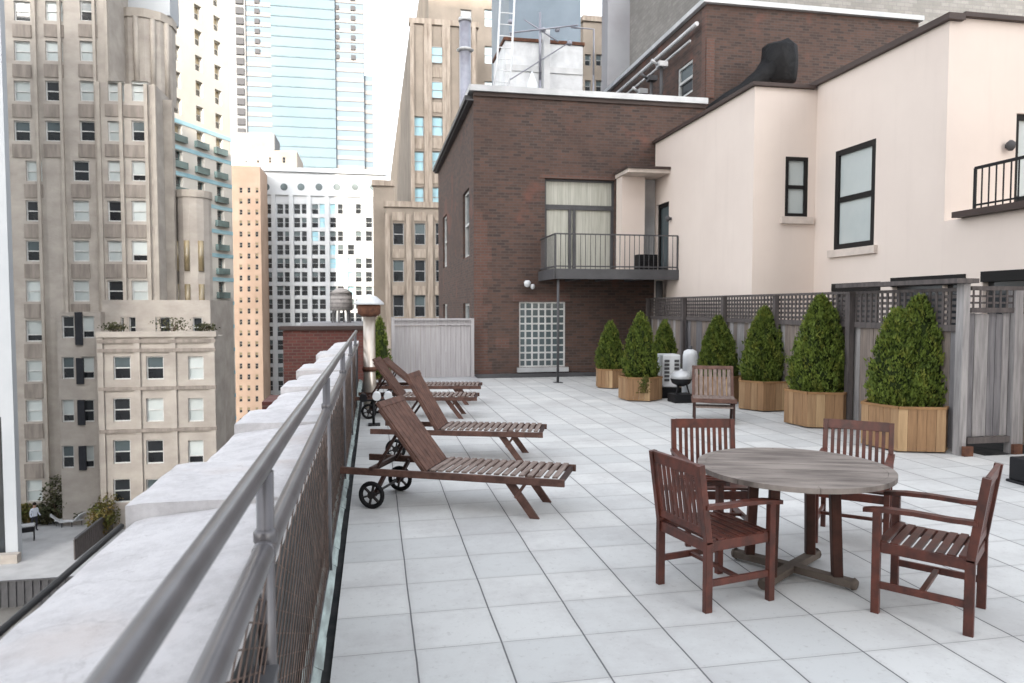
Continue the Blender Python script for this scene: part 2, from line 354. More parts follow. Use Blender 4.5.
def bar_part(name, mat, root, boxes, fa=None):
    mb = MB()
    for bx in boxes: mb.box(*bx, T=fa.T() if fa else None)
    return mb.build(name, mat, root)
ZB = -40.0
def pxz(px, py, y): p = atY(px, py, y); return p.x, p.z
def px_windows(Y0, ox, cols, rows, hpx, styles, rng):
    """cols: (centre px, width px); rows: centre py; -> openings in facade coordinates"""
    out = []
    for cx, wx in cols:
        for ry in rows:
            a, zt = pxz(cx - wx / 2, ry - hpx / 2, Y0); b_, zb = pxz(cx + wx / 2, ry + hpx / 2, Y0)
            zc = pxz(cx, ry, Y0)[1]; hh = (zt - zb) / 2; zc = round(zc, 2)
            out.append((round(a - ox, 2), round(b_ - ox, 2), round(zc - hh, 2), round(zc + hh, 2), rng.choice(styles)))
    return out
def tower(name, label, cat, Y0, px0, px1, ytop, mat, wins=(), depth=20, zb=ZB, reveal=.3, frame='frame_w', group=None, ztop=None, parapet=None, x0=None, x1=None):
    a = pxz(px0, 300, Y0)[0] if x0 is None else x0; b_ = pxz(px1, 300, Y0)[0] if x1 is None else x1
    zt = pxz((px0 + px1) / 2, ytop, Y0)[1] if ztop is None else ztop
    root = thing(name, label, cat, ((a + b_) / 2, Y0, zb), group=group); L = root.location
    fa = Fac(a, Y0, 0); mb = MB(); W = b_ - a
    wall_sheet(mb, fa, 0, W, zb, zt, [o[:4] for o in wins], reveal)
    # body behind the facade: sides, back, roof
    back = Y0 + depth
    for q in (((a, Y0, zb), (a, Y0, zt), (a, back, zt), (a, back, zb)), ((b_, Y0, zb), (b_, back, zb), (b_, back, zt), (b_, Y0, zt)),
              ((a, Y0, zt), (b_, Y0, zt), (b_, back, zt), (a, back, zt)), ((a, back, zb), (a, back, zt), (b_, back, zt), (b_, back, zb)),
              ((a, Y0 + reveal + .02, zb), (b_, Y0 + reveal + .02, zb), (b_, Y0 + reveal + .02, zt), (a, Y0 + reveal + .02, zt))): mb.quad(q)
    mb.v = [tuple(Vector(v) - L) for v in mb.v]
    mb.build('wall', mat, root)
    put_windows(root, fa, list(wins), reveal * .7, frame)
    if parapet: 
        p = bar_part('parapet', parapet, root, [(a - .15, Y0 - .2, zt + .003, b_ + .15, Y0 + .5, zt + .5)]); p.location = -L
    return root, fa, a, b_, zt

rng = random.Random(3)
# ============================================================ SETTING
mb = MB(); mb.quad([(-1500, -1500, ZB), (1500, -1500, ZB), (1500, 2500, ZB), (-1500, 2500, ZB)]); struct(mb.build('ground', 'asphalt'))
# terrace floor: one paved sheet on a slab
mb = MB(); mb.box(-.22, -6, -.06, 7.25, 18.03, 0); mb.box(7.25, -6, -.06, 12, 7.4, 0)
struct(mb.build('terrace_floor', 'pavers'))
mb = MB(); mb.box(-.9, -6, -.5, 12.5, 18.03, -.064); struct(mb.build('roof_slab', 'gutter'))

# unseen tall block added behind the camera to keep sun off the terrace
for nm in ('peach',):
    t = M[nm].node_tree; b = t.nodes['Principled BSDF']; src = b.inputs['Base Color'].links[0].from_socket
    c = mix(t, src, (.50, .43, .39), ramp(t, noise(t, 2.2, detail=8, stretch=(2.5, 2.5, .18)), .54, .78, 0, .12))
    t.links.new(c, b.inputs['Base Color'])
t0, fa, a, b_, zt = tower('sun_blocker', 'tall brown brick block added unseen behind the camera to shade the terrace', 'building', -90, 512, 512, 0, 'brick',
    [], depth=18, ztop=86, x0=-66, x1=26)
for o in kids(t0): pass

# ============================================================ PARAPET + RAILING
par = thing('parapet_wall', 'white painted parapet wall with stepped weathered coping beside the terrace railing', 'parapet', (-.62, 8, 0))
def rel(root, mb): mb.v = [tuple(Vector(v) - root.location) for v in mb.v]; return mb
mb = MB(); mb.box(-.84, -4, -9, -.37, 17.6, .93); rel(par, mb).build('wall', 'gutter', par)
segs = [(-4, 3.10, 0, -.955), (3.10, 3.88, 1, -.985), (3.88, 5.12, 0, -.925), (5.12, 5.8, 1, -.935), (5.8, 7.4, 0, -.90), (7.4, 8.1, 1, -.91),
        (8.1, 9.3, 0, -.90), (9.3, 10.4, 1, -.95), (10.4, 12.4, 0, -.90), (12.4, 13.4, 1, -.94), (13.4, 17.6, 0, -.90)]   # sloped coping between level pier caps
rr = random.Random(5)
for y0, y1, cap_, xl in segs:
    z = 1.0
    mb = MB(); n = max(2, int((y1 - y0) / .12)); m_ = 10; k0 = len(mb.v)
    # slightly uneven hand-rendered top
    xs = [xl + (-.345 - xl) * j / m_ for j in range(m_ + 1)]
    for i in range(n + 1):
        y = y0 + .002 + (y1 - y0 - .004) * i / n
        for j, x in enumerate(xs):
            ex = rr.uniform(-.007, .007) if j in (0,) else 0
            mb.v.append((x + ex, y, (1.008 if cap_ else 1.0 - .055 * (1 - j / m_)) + rr.uniform(-.0006, .0006) - (.008 if j in (0, m_) else 0)))
    for i in range(n):
        for j in range(m_): q = i * (m_ + 1) + j; mb.f.append((q, q + 1, q + m_ + 2, q + m_ + 1)); mb.mi.append(0); mb.sm.append(False)
    W = m_ + 1; bz = .90
    def skirt(idx):
        b0 = len(mb.v)
        for i in idx: x, y, zz = mb.v[i]; mb.v.append((x, y, bz))
        for q in range(len(idx) - 1): mb.f.append((idx[q], b0 + q, b0 + q + 1, idx[q + 1])); mb.mi.append(0); mb.sm.append(False)
    skirt([i * W for i in range(n, -1, -1)][::-1]); skirt([i * W + m_ for i in range(n + 1)][::-1]); skirt(list(range(W))[::-1]); skirt([n * W + j for j in range(W)])
    rel(par, mb).build('coping', 'parapet', par)

rail = thing('metal_railing', 'grey painted pipe railing with woven wire infill along the white parapet', 'railing', (-.31, 7, 0)); XR = -.31
mb = MB(); pts = [(XR, -1.5 + i * .5, 1.352 + .0015 * sin(i * 1.7)) for i in range(31)]; mb.tube(pts, .026, n=24); rel(rail, mb).build('top_rail', 'rail', rail)
mb = MB(); pts = [(XR, -1.5 + i * .5, 1.105 + .001 * sin(i * 1.1)) for i in range(31)]; mb.tube(pts, .031, n=24); rel(rail, mb).build('middle_rail', 'rail', rail)
posts = [-.6, 2.14, 4.9, 7.5, 10.1, 12.7]
for y in posts:
    mb = MB(); mb.tube([(XR, y, -.05), (XR, y, 1.33)], .025, n=20)
    for z in (1.105,): mb.tube([(XR, y - .055, z), (XR, y - .045, z), (XR, y + .045, z), (XR, y + .055, z)], [.031, .034, .034, .031], n=20)
    mb.lathe(XR, y, [(.028, 1.12), (.034, 1.128), (.034, 1.155), (.026, 1.165)], n=20)
    rel(rail, mb).build('post', 'rail', rail)
# woven wire infill, one panel per bay
for i in range(len(posts) - 1):
    y0, y1 = posts[i] + .03, posts[i + 1] - .03; z0, z1 = .07, 1.04; mb = MB()
    st = (.15, .17, .24, .3, .35)[i]; sl = 2.2
    H = z1 - z0; dy = H * sl; r = .0026 if i < 3 else .0035
    y = y0 - dy
    while y < y1:
        for s_ in (1, -1):
            a0, a1 = (y, y + dy) if s_ > 0 else (y + dy, y)
            za, zb_ = z0, z1; A = Vector((XR + .004 * s_, a0, za)); B = Vector((XR + .004 * s_, a1, zb_)); d = B - A
            tl, th = 0, 1
            lo_, hi_ = sorted(((y0 - A.y) / d.y, (y1 - A.y) / d.y)); tl, th = max(0, lo_), min(1, hi_)
            if th - tl > .02: mb.tube([A + d * tl, A + d * th], r, n=4, cap=False, sm=False)
        y += st
    rel(rail, mb).build('wire_panel', 'mesh', rail)
    mb = MB(); mb.bar((XR, y0, z1 + .01), (XR, y1, z1 + .01), .02, .02); mb.bar((XR, y0, z0 - .01), (XR, y1, z0 - .01), .02, .02)
    rel(rail, mb).build('panel_frame', 'rail', rail)
for y in (2.05, ):
    mb = MB(); mb.box(-.345, y - .12, .35, -.275, y + .03, .77); mb.box(-.35, y - .13, .775, -.27, y + .035, .79); tag(mb.build('junction_box', 'dkgrey', bevel=.004), 'dark grey metal box fixed low on the nearest railing post', 'electrical box')
mb = MB()
n = 60
for i in range(n):
    y0 = -4 + i * .36; mb.quad([(-.345, y0, .07), (-.345, y0 + .36, .07), (-.262 + rr.uniform(-.006, .006), y0 + .36, .02), (-.262 + rr.uniform(-.006, .006), y0, .02)][::-1])
tag(mb.build('flashing', 'mint'), 'mint green weathered flashing strip at the foot of the railing', 'flashing')

mb = MB(); mb.tube([(-.985, -3, .93), (-.985, 0, .935), (-.99, 1.5, .93), (-.985, 3.05, .935)], .011, n=8)
tag(mb.build('conduit', 'black'), 'thin black conduit running along the outer edge of the white parapet', 'conduit')

# ============================================================ BRICK HOUSE (end of terrace)
bh = thing('brick_building', 'dark brown brick building with balcony closing off the end of the terrace', 'building', (5.5, 18.05, 0)); B0 = bh.location
fa = Fac(2.5, 18.05, 0)
def bu(x): return x - 2.5
ops = [(bu(4.33), bu(6.2), 2.7, 5.08), (bu(3.66), bu(4.88), .25, 1.93)]
mb = MB(); wall_sheet(mb, fa, 0, 6.2, -10, 7.15, ops, .2)
mb.quad([(2.5, 18.26, -10), (8.7, 18.26, -10), (8.7, 18.26, 7.15), (2.5, 18.26, 7.15)])
mb.quad([(8.7, 18.05, -10), (8.7, 28, -10), (8.7, 28, 7.15), (8.7, 18.05, 7.15)]); mb.quad([(2.5, 28, -10), (2.5, 28, 7.15), (8.7, 28, 7.15), (8.7, 28, -10)])
fs = Fac(2.5, 28, -90)      # left side, u runs from the back towards the viewer
sw = [(28 - 20.3, 28 - 18.95, 3.15, 4.95), (28 - 26.2, 28 - 24.8, 3.2, 5.0), (28 - 20.3, 28 - 18.95, .2, 1.9), (28 - 26.2, 28 - 24.8, .2, 1.9)]
wall_sheet(mb, fs, 0, 9.95, -10, 7.15, sw, .2); mb.quad([(2.72, 18.3, -10), (2.72, 28, -10), (2.72, 28, 7.15), (2.72, 18.3, 7.15)])
rel(bh, mb).build('wall', 'brick', bh)
mb = MB(); mb.quad([(2.5, 18.05, 7.15), (8.7, 18.05, 7.15), (8.7, 28, 7.15), (2.5, 28, 7.15)]); rel(bh, mb).build('roof', 'roofing', bh)
mb = MB(); mb.box(2.38, 17.93, 7.152, 8.72, 18.3, 7.30); mb.box(2.38, 18.3, 7.152, 2.75, 28, 7.28)
rel(bh, mb).build('coping', 'coping', bh)
mb = MB(); mb.box(2.30, 18.2, 6.98, 2.497, 28, 7.1); mb.box(2.36, 18.0, 6.92, 2.495, 28, 6.96); rel(bh, mb).build('gutter', 'dkgrey', bh)
mb = MB(); mb.box(2.502, 18.005, 7.05, 8.69, 18.047, 7.15); rel(bh, mb).build('fascia', 'dark_coping', bh)
put_windows(bh, fs, [(*o, 'mid') for o in sw], .16, 'frame_w')
# corner quoins of redder brick and patched panel
mb = MB()
rq = random.Random(9)
for i in range(19):
    z = .2 + i * .21; wd_ = rq.choice((.22, .34, .34, .45)); mb.box(2.503, 18.044, z, 2.503 + wd_, 18.049, z + .205)
rel(bh, mb).build('quoin', 'brick_hot', bh)
mb = MB(); mb.box(4.2, 18.035, 5.085, 6.2, 18.048, 5.17); mb.box(3.5, 18.03, 1.935, 5.0, 18.048, 2.12); mb.box(3.05, 18.04, .75, 3.4, 18.048, 1.0); rel(bh, mb).build('brick_trim', 'brick_hot', bh)
# tall balcony window
def framed(root, name, fa, u0, u1, z0, z1, reveal, fm, bars_u=(), bars_z=(), panes=None, fw=.07, pane='g_mid', sub='pane', w=None, upper=None):
    ww = -reveal if w is None else w; mb = MB(); T = fa.T()
    mb.box(u0, ww, z0, u0 + fw, ww + .08, z1, T=T); mb.box(u1 - fw, ww, z0, u1, ww + .08, z1, T=T)
    mb.box(u0 + fw, ww, z0, u1 - fw, ww + .08, z0 + fw, T=T); mb.box(u0 + fw, ww, z1 - fw, u1 - fw, ww + .08, z1, T=T)
    for u in bars_u: mb.box(u - fw / 2, ww + .005, z0 + fw, u + fw / 2, ww + .075, z1 - fw, T=T)
    for z in bars_z: mb.box(u0 + fw, ww + .01, z - fw / 2, u1 - fw, ww + .07, z + fw / 2, T=T)
    o = rel(root, mb).build(name, fm, root)
    mb = MB(); mb.box(u0 + fw, ww + .02, z0 + fw, u1 - fw, ww + .035, z1 - fw, T=T); q = rel(root, mb).build(sub, pane, o)
    return o
framed(bh, 'balcony_door', fa, bu(4.33), bu(6.2), 2.7, 4.38, .17, 'dkgrey', bars_u=(bu(5.02), bu(5.14)), pane='curtain')
framed(bh, 'transom_window', fa, bu(4.33), bu(6.2), 4.383, 5.08, .17, 'dkgrey', pane='curtain', fw=.05)
# glass block window with sill
mb = MB(); rows_, cols_ = 9, 7
for i in range(cols_):
    for j in range(rows_):
        cw, ch_ = 1.22 / cols_, 1.68 / rows_
        mb.box(bu(3.66) + i * cw + .018, -.09, .25 + j * ch_ + .018, bu(3.66) + (i + 1) * cw - .018, -.05, .25 + (j + 1) * ch_ - .018, T=fa.T())
gb = rel(bh, mb).build('glass_block', 'g_mid', bh, bevel=.01)
mb = MB(); mb.box(bu(3.66), -.12, .25, bu(4.88), -.092, 1.93, T=fa.T())
for i in range(cols_ + 1): u = min(max(bu(3.66) + i * 1.22 / cols_, bu(3.66) + .02), bu(4.88) - .02); mb.box(u - .02, -.09, .25, u + .02, -.03, 1.93, T=fa.T())
for j in range(rows_ + 1): z = min(max(.25 + j * 1.68 / rows_, .27), 1.91); mb.box(bu(3.66) + .04, -.085, z - .02, bu(4.88) - .04, -.035, z + .02, T=fa.T())
rel(bh, mb).build('block_grid', 'frame_w', bh)
mb = MB(); mb.box(3.6, 17.95, .13, 4.95, 18.045, .245); rel(bh, mb).build('window_sill', 'coping', bh)
mb = MB(); mb.box(2.5, 17.9, .002, 7.2, 18.045, .1); rel(bh, mb).build('base_flashing', 'dkgrey', bh)
# wall lamp
mb = MB(); mb.box(3.86, 17.97, 2.34, 3.94, 18.045, 2.44, 0); mb.lathe(3.84, 17.88, [(.02, 2.3), (.07, 2.33), (.09, 2.42), (.05, 2.47)], 1); mb.lathe(3.98, 17.9, [(.02, 2.25), (.05, 2.28), (.06, 2.34), (.03, 2.38)], 1)
rel(bh, mb).build('wall_lamp', ['dkgrey', 'white_metal'], bh)
# entry bay with flat canopy
mb = MB(); mb.box(6.24, 17.62, 2.67, 6.86, 18.04, 5.12); rel(bh, mb).build('entry_bay', 'peach', bh)
mb = MB(); mb.box(6.2, 17.05, 5.125, 7.29, 18.04, 5.22); rel(bh, mb).build('canopy', 'peach_trim', bh)
mb = MB(); mb.box(6.16, 17.0, 5.223, 7.293, 18.04, 5.275); rel(bh, mb).build('canopy_edge', 'dark_coping', bh)
mb = MB(); mb.box(6.863, 17.98, 2.67, 7.28, 18.04, 5.12); rel(bh, mb).build('recess_panel', 'coping', bh)
# balcony
mb = MB(); mb.box(4.22, 16.52, 2.55, 7.29, 18.045, 2.66); mb.box(4.2, 16.46, 2.46, 7.295, 16.515, 2.7); mb.box(4.16, 16.46, 2.46, 4.215, 18.045, 2.7)
for x in (4.9, 5.7, 6.5): mb.box(x - .03, 16.52, 2.46, x + .03, 18.04, 2.545)
rel(bh, mb).build('balcony_slab', 'dkgrey', bh)
mb = MB(); z0, z1 = 2.7, 3.52
for z in (z1, z0 + .06): mb.bar((4.22, 16.5, z), (7.27, 16.5, z), .04, .03); mb.bar((4.22, 16.5, z), (4.22, 18.04, z), .04, .03)
for i in range(26): x = 4.22 + i * 3.05 / 25; mb.bar((x, 16.5, z0), (x, 16.5, z1), .035 if i % 25 == 0 else .014, .035 if i % 25 == 0 else .014)
for i in range(12): y = 16.5 + (i + 1) * .122; mb.bar((4.22, y, z0), (4.22, y, z1), .014, .014)
rel(bh, mb).build('balcony_railing', 'dkgrey', bh)
mb = MB(); mb.tube([(4.3, 16.56, .012), (4.3, 16.56, 2.455)], .032, n=12); mb.box(4.2, 16.46, .001, 4.4, 16.66, .012); rel(bh, mb).build('balcony_post', 'dkgrey', bh)
mb = MB(); mb.tube([(7.1, 17.2, 1.5), (7.1, 17.2, 2.455)], .09, n=12); rel(bh, mb).build('drain_pipe', 'dkgrey', bh)
mb = MB(); mb.box(6.45, 16.95, 2.665, 6.95, 17.25, 3.1)
for i in range(8): mb.box(6.47, 16.93, 2.72 + i * .045, 6.93, 16.948, 2.74 + i * .045)
tag(mb.build('air_conditioner', 'black', bevel=.01), 'dark air conditioner unit on the brick building balcony floor', 'air conditioner')

# ============================================================ UPPER BRICK BLOCK
ub = thing('brick_building', 'taller brown brick block with flat roof rising behind the peach building', 'building', (11, 18.1, 7.2)); 
fu = Fac(8.72, 18.1, 0); mb = MB(); wall_sheet(mb, fu, 0, 6.4, -10, 9.8, [], .2)
fus = Fac(8.72, 40, -90); uops = [(40 - 19.9, 40 - 18.9, 7.75, 8.65)]
wall_sheet(mb, fus, 0, 21.9, -10, 9.8, uops, .15); mb.quad([(8.9, 18.2, -10), (8.9, 28, -10), (8.9, 40, 9.8), (8.9, 18.2, 9.8)])
mb.quad([(15.12, 18.1, -10), (15.12, 28, -10), (15.12, 40, 9.8), (15.12, 18.1, 9.8)]); mb.quad([(8.72, 18.1, 9.8), (15.12, 18.1, 9.8), (15.12, 40, 9.8), (8.72, 40, 9.8)])
rel(ub, mb).build('wall', 'brick', ub)
put_windows(ub, fus, [(*o, 'mid') for o in uops], .12, 'frame_w')
mb = MB(); mb.box(8.6, 17.98, 9.803, 15.2, 18.4, 9.93); mb.box(8.6, 18.4, 9.803, 8.95, 40, 9.93); rel(ub, mb).build('coping', 'coping', ub)
mb = MB(); mb.box(8.722, 18.06, 7.35, 8.95, 18.098, 8.9); mb.box(8.70, 18.1, 7.4, 8.718, 18.32, 9.7); rel(ub, mb).build('brick_trim', 'brick_hot', ub)
# roof-edge pipework along the left side
mb = MB(); mb.tube([(8.55, 18.3, 9.35), (8.55, 40, 9.35)], .06, n=8); mb.tube([(8.5, 18.6, 9.0), (8.5, 40, 9.0)], .035, n=8)
rel(ub, mb).build('roof_pipe', 'coping', ub)

# ============================================================ PEACH BUILDING
pb = thing('stucco_building', 'peach stucco building with dark coping along the right of the terrace', 'building', (9, 12, 0))
mb = MB()
f1 = Fac(7.3, 18.03, -90); dop = [(18.03 - 17.89, 18.03 - 17.11, 2.7, 4.45)]
wall_sheet(mb, f1, 0, 5.01, -2, 6.07, dop, .2)
f2 = Fac(7.3, 13.02, 0); w2 = [(.68, 1.17, 3.58, 4.75)]
wall_sheet(mb, f2, 0, 1.34, -2, 6.07, w2, .15)
f3 = Fac(8.64, 13.02, -90); y3 = lambda y: 13.02 - y
w3 = [(y3(12.4), y3(11.28), 2.88, 4.74), (y3(12.4), y3(11.1), 1.0, 2.21), (y3(10.8), y3(9.27), 1.0, 2.26), (y3(8.95), y3(7.9), 1.0, 2.28)]
f3b = Fac(8.64, 9.7, -90)
wall_sheet(mb, f3, 0, 3.32, 3.12, 6.12, [w3[0]], .15) if False else None
wall_sheet(mb, f3, 0, 3.32, -2, 6.14, [w3[0], w3[1], (w3[2][0], 3.32, 1.0, 2.26)], .15)
wall_sheet(mb, f3b, 0, 4.7, -2, 3.12, [(0, 9.7 - 9.27, 1.0, 2.26), (9.7 - 8.95, 9.7 - 7.9, 1.0, 2.28)], .15)
f4 = Fac(8.64, 9.7, 0); d4 = [(1.25, 2.2, 3.12, 4.82)]
wall_sheet(mb, f4, 0, 4, 3.12, 6.2, d4, .15)
f5 = Fac(12.6, 9.7, -90); wall_sheet(mb, f5, 0, 4.7, -2, 6.2, [], .1)
mb.quad([(8.64, 9.7, 3.12), (12.6, 9.7, 3.12), (12.6, 5, 3.12), (8.64, 5, 3.12)][::-1])
# backs of the openings
mb.quad([(7.55, 18.0, -2), (7.55, 13.2, -2), (7.55, 13.2, 6), (7.55, 18, 6)]); mb.quad([(8.86, 12.9, -2), (8.86, 5, -2), (8.86, 5, 3.1), (8.86, 12.9, 3.1)]); mb.quad([(8.86, 12.9, 3.1), (8.86, 9.9, 3.1), (8.86, 9.9, 6.1), (8.86, 12.9, 6.1)])
mb.quad([(7.5, 13.24, -2), (8.86, 13.24, -2), (8.86, 13.24, 6), (7.5, 13.24, 6)]); mb.quad([(8.86, 9.92, 3.1), (12.6, 9.92, 3.1), (12.6, 9.92, 6.1), (8.86, 9.92, 6.1)])
mb.quad([(7.3, 18.03, 6.065), (7.3, 13.02, 6.065), (8.64, 13.02, 6.065), (8.64, 18.03, 6.065)]); mb.quad([(8.64, 18.03, 6.11), (8.64, 9.7, 6.11), (12.6, 9.7, 6.11), (12.6, 18.03, 6.11)])
mb.quad([(8.64, 5, -2), (12.6, 5, -2), (12.6, 5, 3.12), (8.64, 5, 3.12)])
rel(pb, mb).build('wall', 'peach', pb)
mb = MB()
mb.box(7.22, 12.94, 6.073, 7.5, 18.03, 6.14); mb.box(7.5, 12.94, 6.073, 8.56, 13.2, 6.14); mb.box(8.56, 9.62, 6.143, 8.85, 13.2, 6.24); mb.box(8.85, 9.62, 6.203, 12.6, 9.9, 6.27)
rel(pb, mb).build('coping', 'dark_coping', pb)
d = framed(pb, 'balcony_door', f1, dop[0][0], dop[0][1], 2.7, 4.45, .12, 'frame_k', pane='g_mid', fw=.09)
def sashes(fa, o, fw=.09):
    a = framed(pb, 'window', fa, o[0], o[1], o[2], o[3], .08, 'frame_k', bars_z=((o[2] + o[3]) / 2,), pane='blind', fw=fw)
    mb = MB(); mb.box(o[0] - .1, -.02, o[2] - .14, o[1] + .1, .07, o[2] - .003, T=fa.T()); rel(pb, mb).build('sill', 'peach_trim', a)
sashes(f2, w2[0], .07); sashes(f3, w3[0], .1)
for o in w3[1:]:
    mb = MB(); T = f3.T(); mb.box(o[0], -.12, o[2], o[1], -.10, o[3], 1, T=T); mb.box(o[0] - .02, -.05, o[3] - .12, o[1] + .02, .02, o[3] + .03, 0, T=T); rel(pb, mb).build('lower_window', ['frame_k', 'g_dark'], pb)
framed(pb, 'terrace_door', f4, 1.25, 2.2, 3.12, 4.82, .12, 'frame_k', bars_z=(3.5,), pane='blind', fw=.09)
mb = MB(); mb.lathe(9.72, 9.62, [(.03, 4.22), (.06, 4.26), (.065, 4.34), (.02, 4.38)], 0); mb.box(9.69, 9.63, 4.27, 9.75, 9.697, 4.33); rel(pb, mb).build('wall_lamp', 'dkgrey', pb)
mb = MB(); mb.lathe(7.2, 16.95, [(.03, 3.92), (.05, 3.95), (.055, 4.03), (.02, 4.06)], 0); mb.box(7.2, 16.92, 3.96, 7.297, 16.98, 4.02); rel(pb, mb).build('wall_lamp', 'dkgrey', pb)
mb = MB(); mb.box(8.48, 5, 3.123, 9.5, 9.38, 3.21); rel(pb, mb).build('terrace_ledge', 'dark_coping', pb)
mb = MB()
for z in (3.80,): mb.bar((8.56, 9.05, z), (8.56, 5.1, z), .04, .04)
mb.bar((8.56, 9.05, 3.27), (8.56, 5.1, 3.27), .025, .025)
for i in range(36):
    y = 9.05 - i * .12; q = .035 if i % 12 == 0 else .016; mb.bar((8.56, y, 3.21), (8.56, y, 3.8), q, q)

rel(pb, mb).build('terrace_railing', 'black', pb)

# ============================================================ TIMBER FENCE
def plank_wall(mb, fa, u0, u1, z0, z1, pw, th, rr_, w=0., mi=0, lean=0.004):
    u = u0
    while u < u1 - .01:
        e = min(u + pw, u1); dz = rr_.uniform(-.008, .008); dw = rr_.uniform(-lean, lean)
        mb.box(u + .003, w + dw - th, z0, e - .003, w + dw, z1 + dz, rr_.choice(mi) if isinstance(mi, tuple) else mi, T=fa.T()); u += pw
fe = thing('wooden_fence', 'long weathered grey timber fence with dark trellis top behind the planters', 'fence', (7.0, 12.5, 0))
ff = Fac(7.0, 17.5, -90); L_ = 10.0; rf = random.Random(2)
mb = MB(); plank_wall(mb, ff, 0, L_, .05, 1.5, .14, .02, rf, mi=(0, 1, 1, 2)); rel(fe, mb).build('boards', ['wood_grey', 'wood_grey_b', 'wood_grey_c'], fe)
mb = MB(); T = ff.T()
mb.box(0, .0, 1.5, L_, .05, 1.58, T=T); mb.box(0, -.03, 1.99, L_, .05, 2.03, T=T)
k = 0
for z in (1.625, 1.70, 1.775, 1.85, 1.925): mb.box(0, .0, z - .02, L_, .018, z + .02, T=T)
for i in range(int(L_ / .11)): mb.box(i * .11, .02, 1.58, i * .11 + .035, .036, 1.99, T=T)
rel(fe, mb).build('trellis', 'wood_dark', fe)
mb = MB(); mb.box(0, -.12, 1.0, L_, -.025, 2.0, T=T) if False else None
for u in (.05, 2.2, 4.1, 6.0, 8.0):
    mb = MB(); mb.box(u - .045, .052, 0, u + .045, .13, 1.99, T=T); mb.box(u - .06, .04, 1.992, u + .06, .15, 2.02, T=T); rel(fe, mb).build('post', 'wood_dark', fe)
mb = MB(); mb.box(9.94, -.03, 0, 10.05, .06, 2.08, T=T); rel(fe, mb).build('corner_post', 'wood_grey', fe)
mb = MB(); mb.box(7.8, -.1, 2.083, 10.1, .2, 2.14, T=T); rel(fe, mb).build('cap_rail', 'wood_dark', fe)
ga = thing('garden_gate', 'grey timber gate with square lattice top at the right end of the fence', 'gate', (7.9, 7.5, 0)); fg = Fac(7.06, 7.5, 0); T = fg.T()
mb = MB(); plank_wall(mb, fg, -.01, .6, .22, 1.72, .1, .02, rf, mi=(0, 1, 0, 2)); plank_wall(mb, fg, .72, 2.6, .1, 1.72, .12, .02, rf, mi=(0, 1, 2)); rel(ga, mb).build('boards', ['wood_grey', 'wood_grey_b', 'wood_grey_c'], ga)
mb = MB(); mb.box(0, .0, 1.73, 2.6, .04, 1.79, T=T); mb.box(0, .0, 2.0, 2.6, .04, 2.05, T=T); mb.box(0, .01, .14, .6, .04, .215, T=T)
for z in (1.85, 1.93): mb.box(0, .0, z - .012, 2.6, .014, z + .012, T=T)
for i in range(27): mb.box(.03 + i * .095, .016, 1.79, .05 + i * .095, .03, 2.0, T=T)
rel(ga, mb).build('lattice', 'wood_dark', ga)
for u in (.66,): mb = MB(); mb.box(u - .055, -.05, 0, u + .055, .06, 2.02 if u < .1 else 2.0, T=T); rel(ga, mb).build('post', 'wood_grey', ga)
for u in (-.1, .60): mb = MB(); mb.box(u, .062, 0.001, u + .12, .11, .12, T=T); rel(ga, mb).build('rusty_bracket', 'rust', ga)
# screen at the far left end
sc_ = thing('privacy_screen', 'pale grey timber privacy screen beside the brick building', 'screen', (1.45, 17.8, 0)); fs_ = Fac(.43, 17.8, 0); T = fs_.T()
mb = MB(); plank_wall(mb, fs_, .08, 1.95, .06, 1.34, .125, .02, rf, lean=.003); rel(sc_, mb).build('boards', 'wood_screen', sc_)
mb = MB(); mb.box(0, -.03, 0, .08, .05, 1.55, T=T); mb.box(1.95, -.03, 0, 2.03, .05, 1.52, T=T); mb.box(.08, 0, 1.345, 1.95, .04, 1.385, T=T); mb.box(.08, 0, 1.47, 1.95, .04, 1.52, T=T); mb.box(.08, -.02, 1.385, 1.95, -.01, 1.47, T=T)
for i in range(15): mb.box(.1 + i * .128, .0, 1.385, .14 + i * .128, .02, 1.47, T=T)
rel(sc_, mb).build('frame', 'wood_screen', sc_)
mb = MB(); mb.box(.3, 16.6, .002, 2.5, 17.9, .05); tag(mb.build('ledge', 'coping'), 'low pale grey ledge in front of the timber privacy screen', 'ledge')

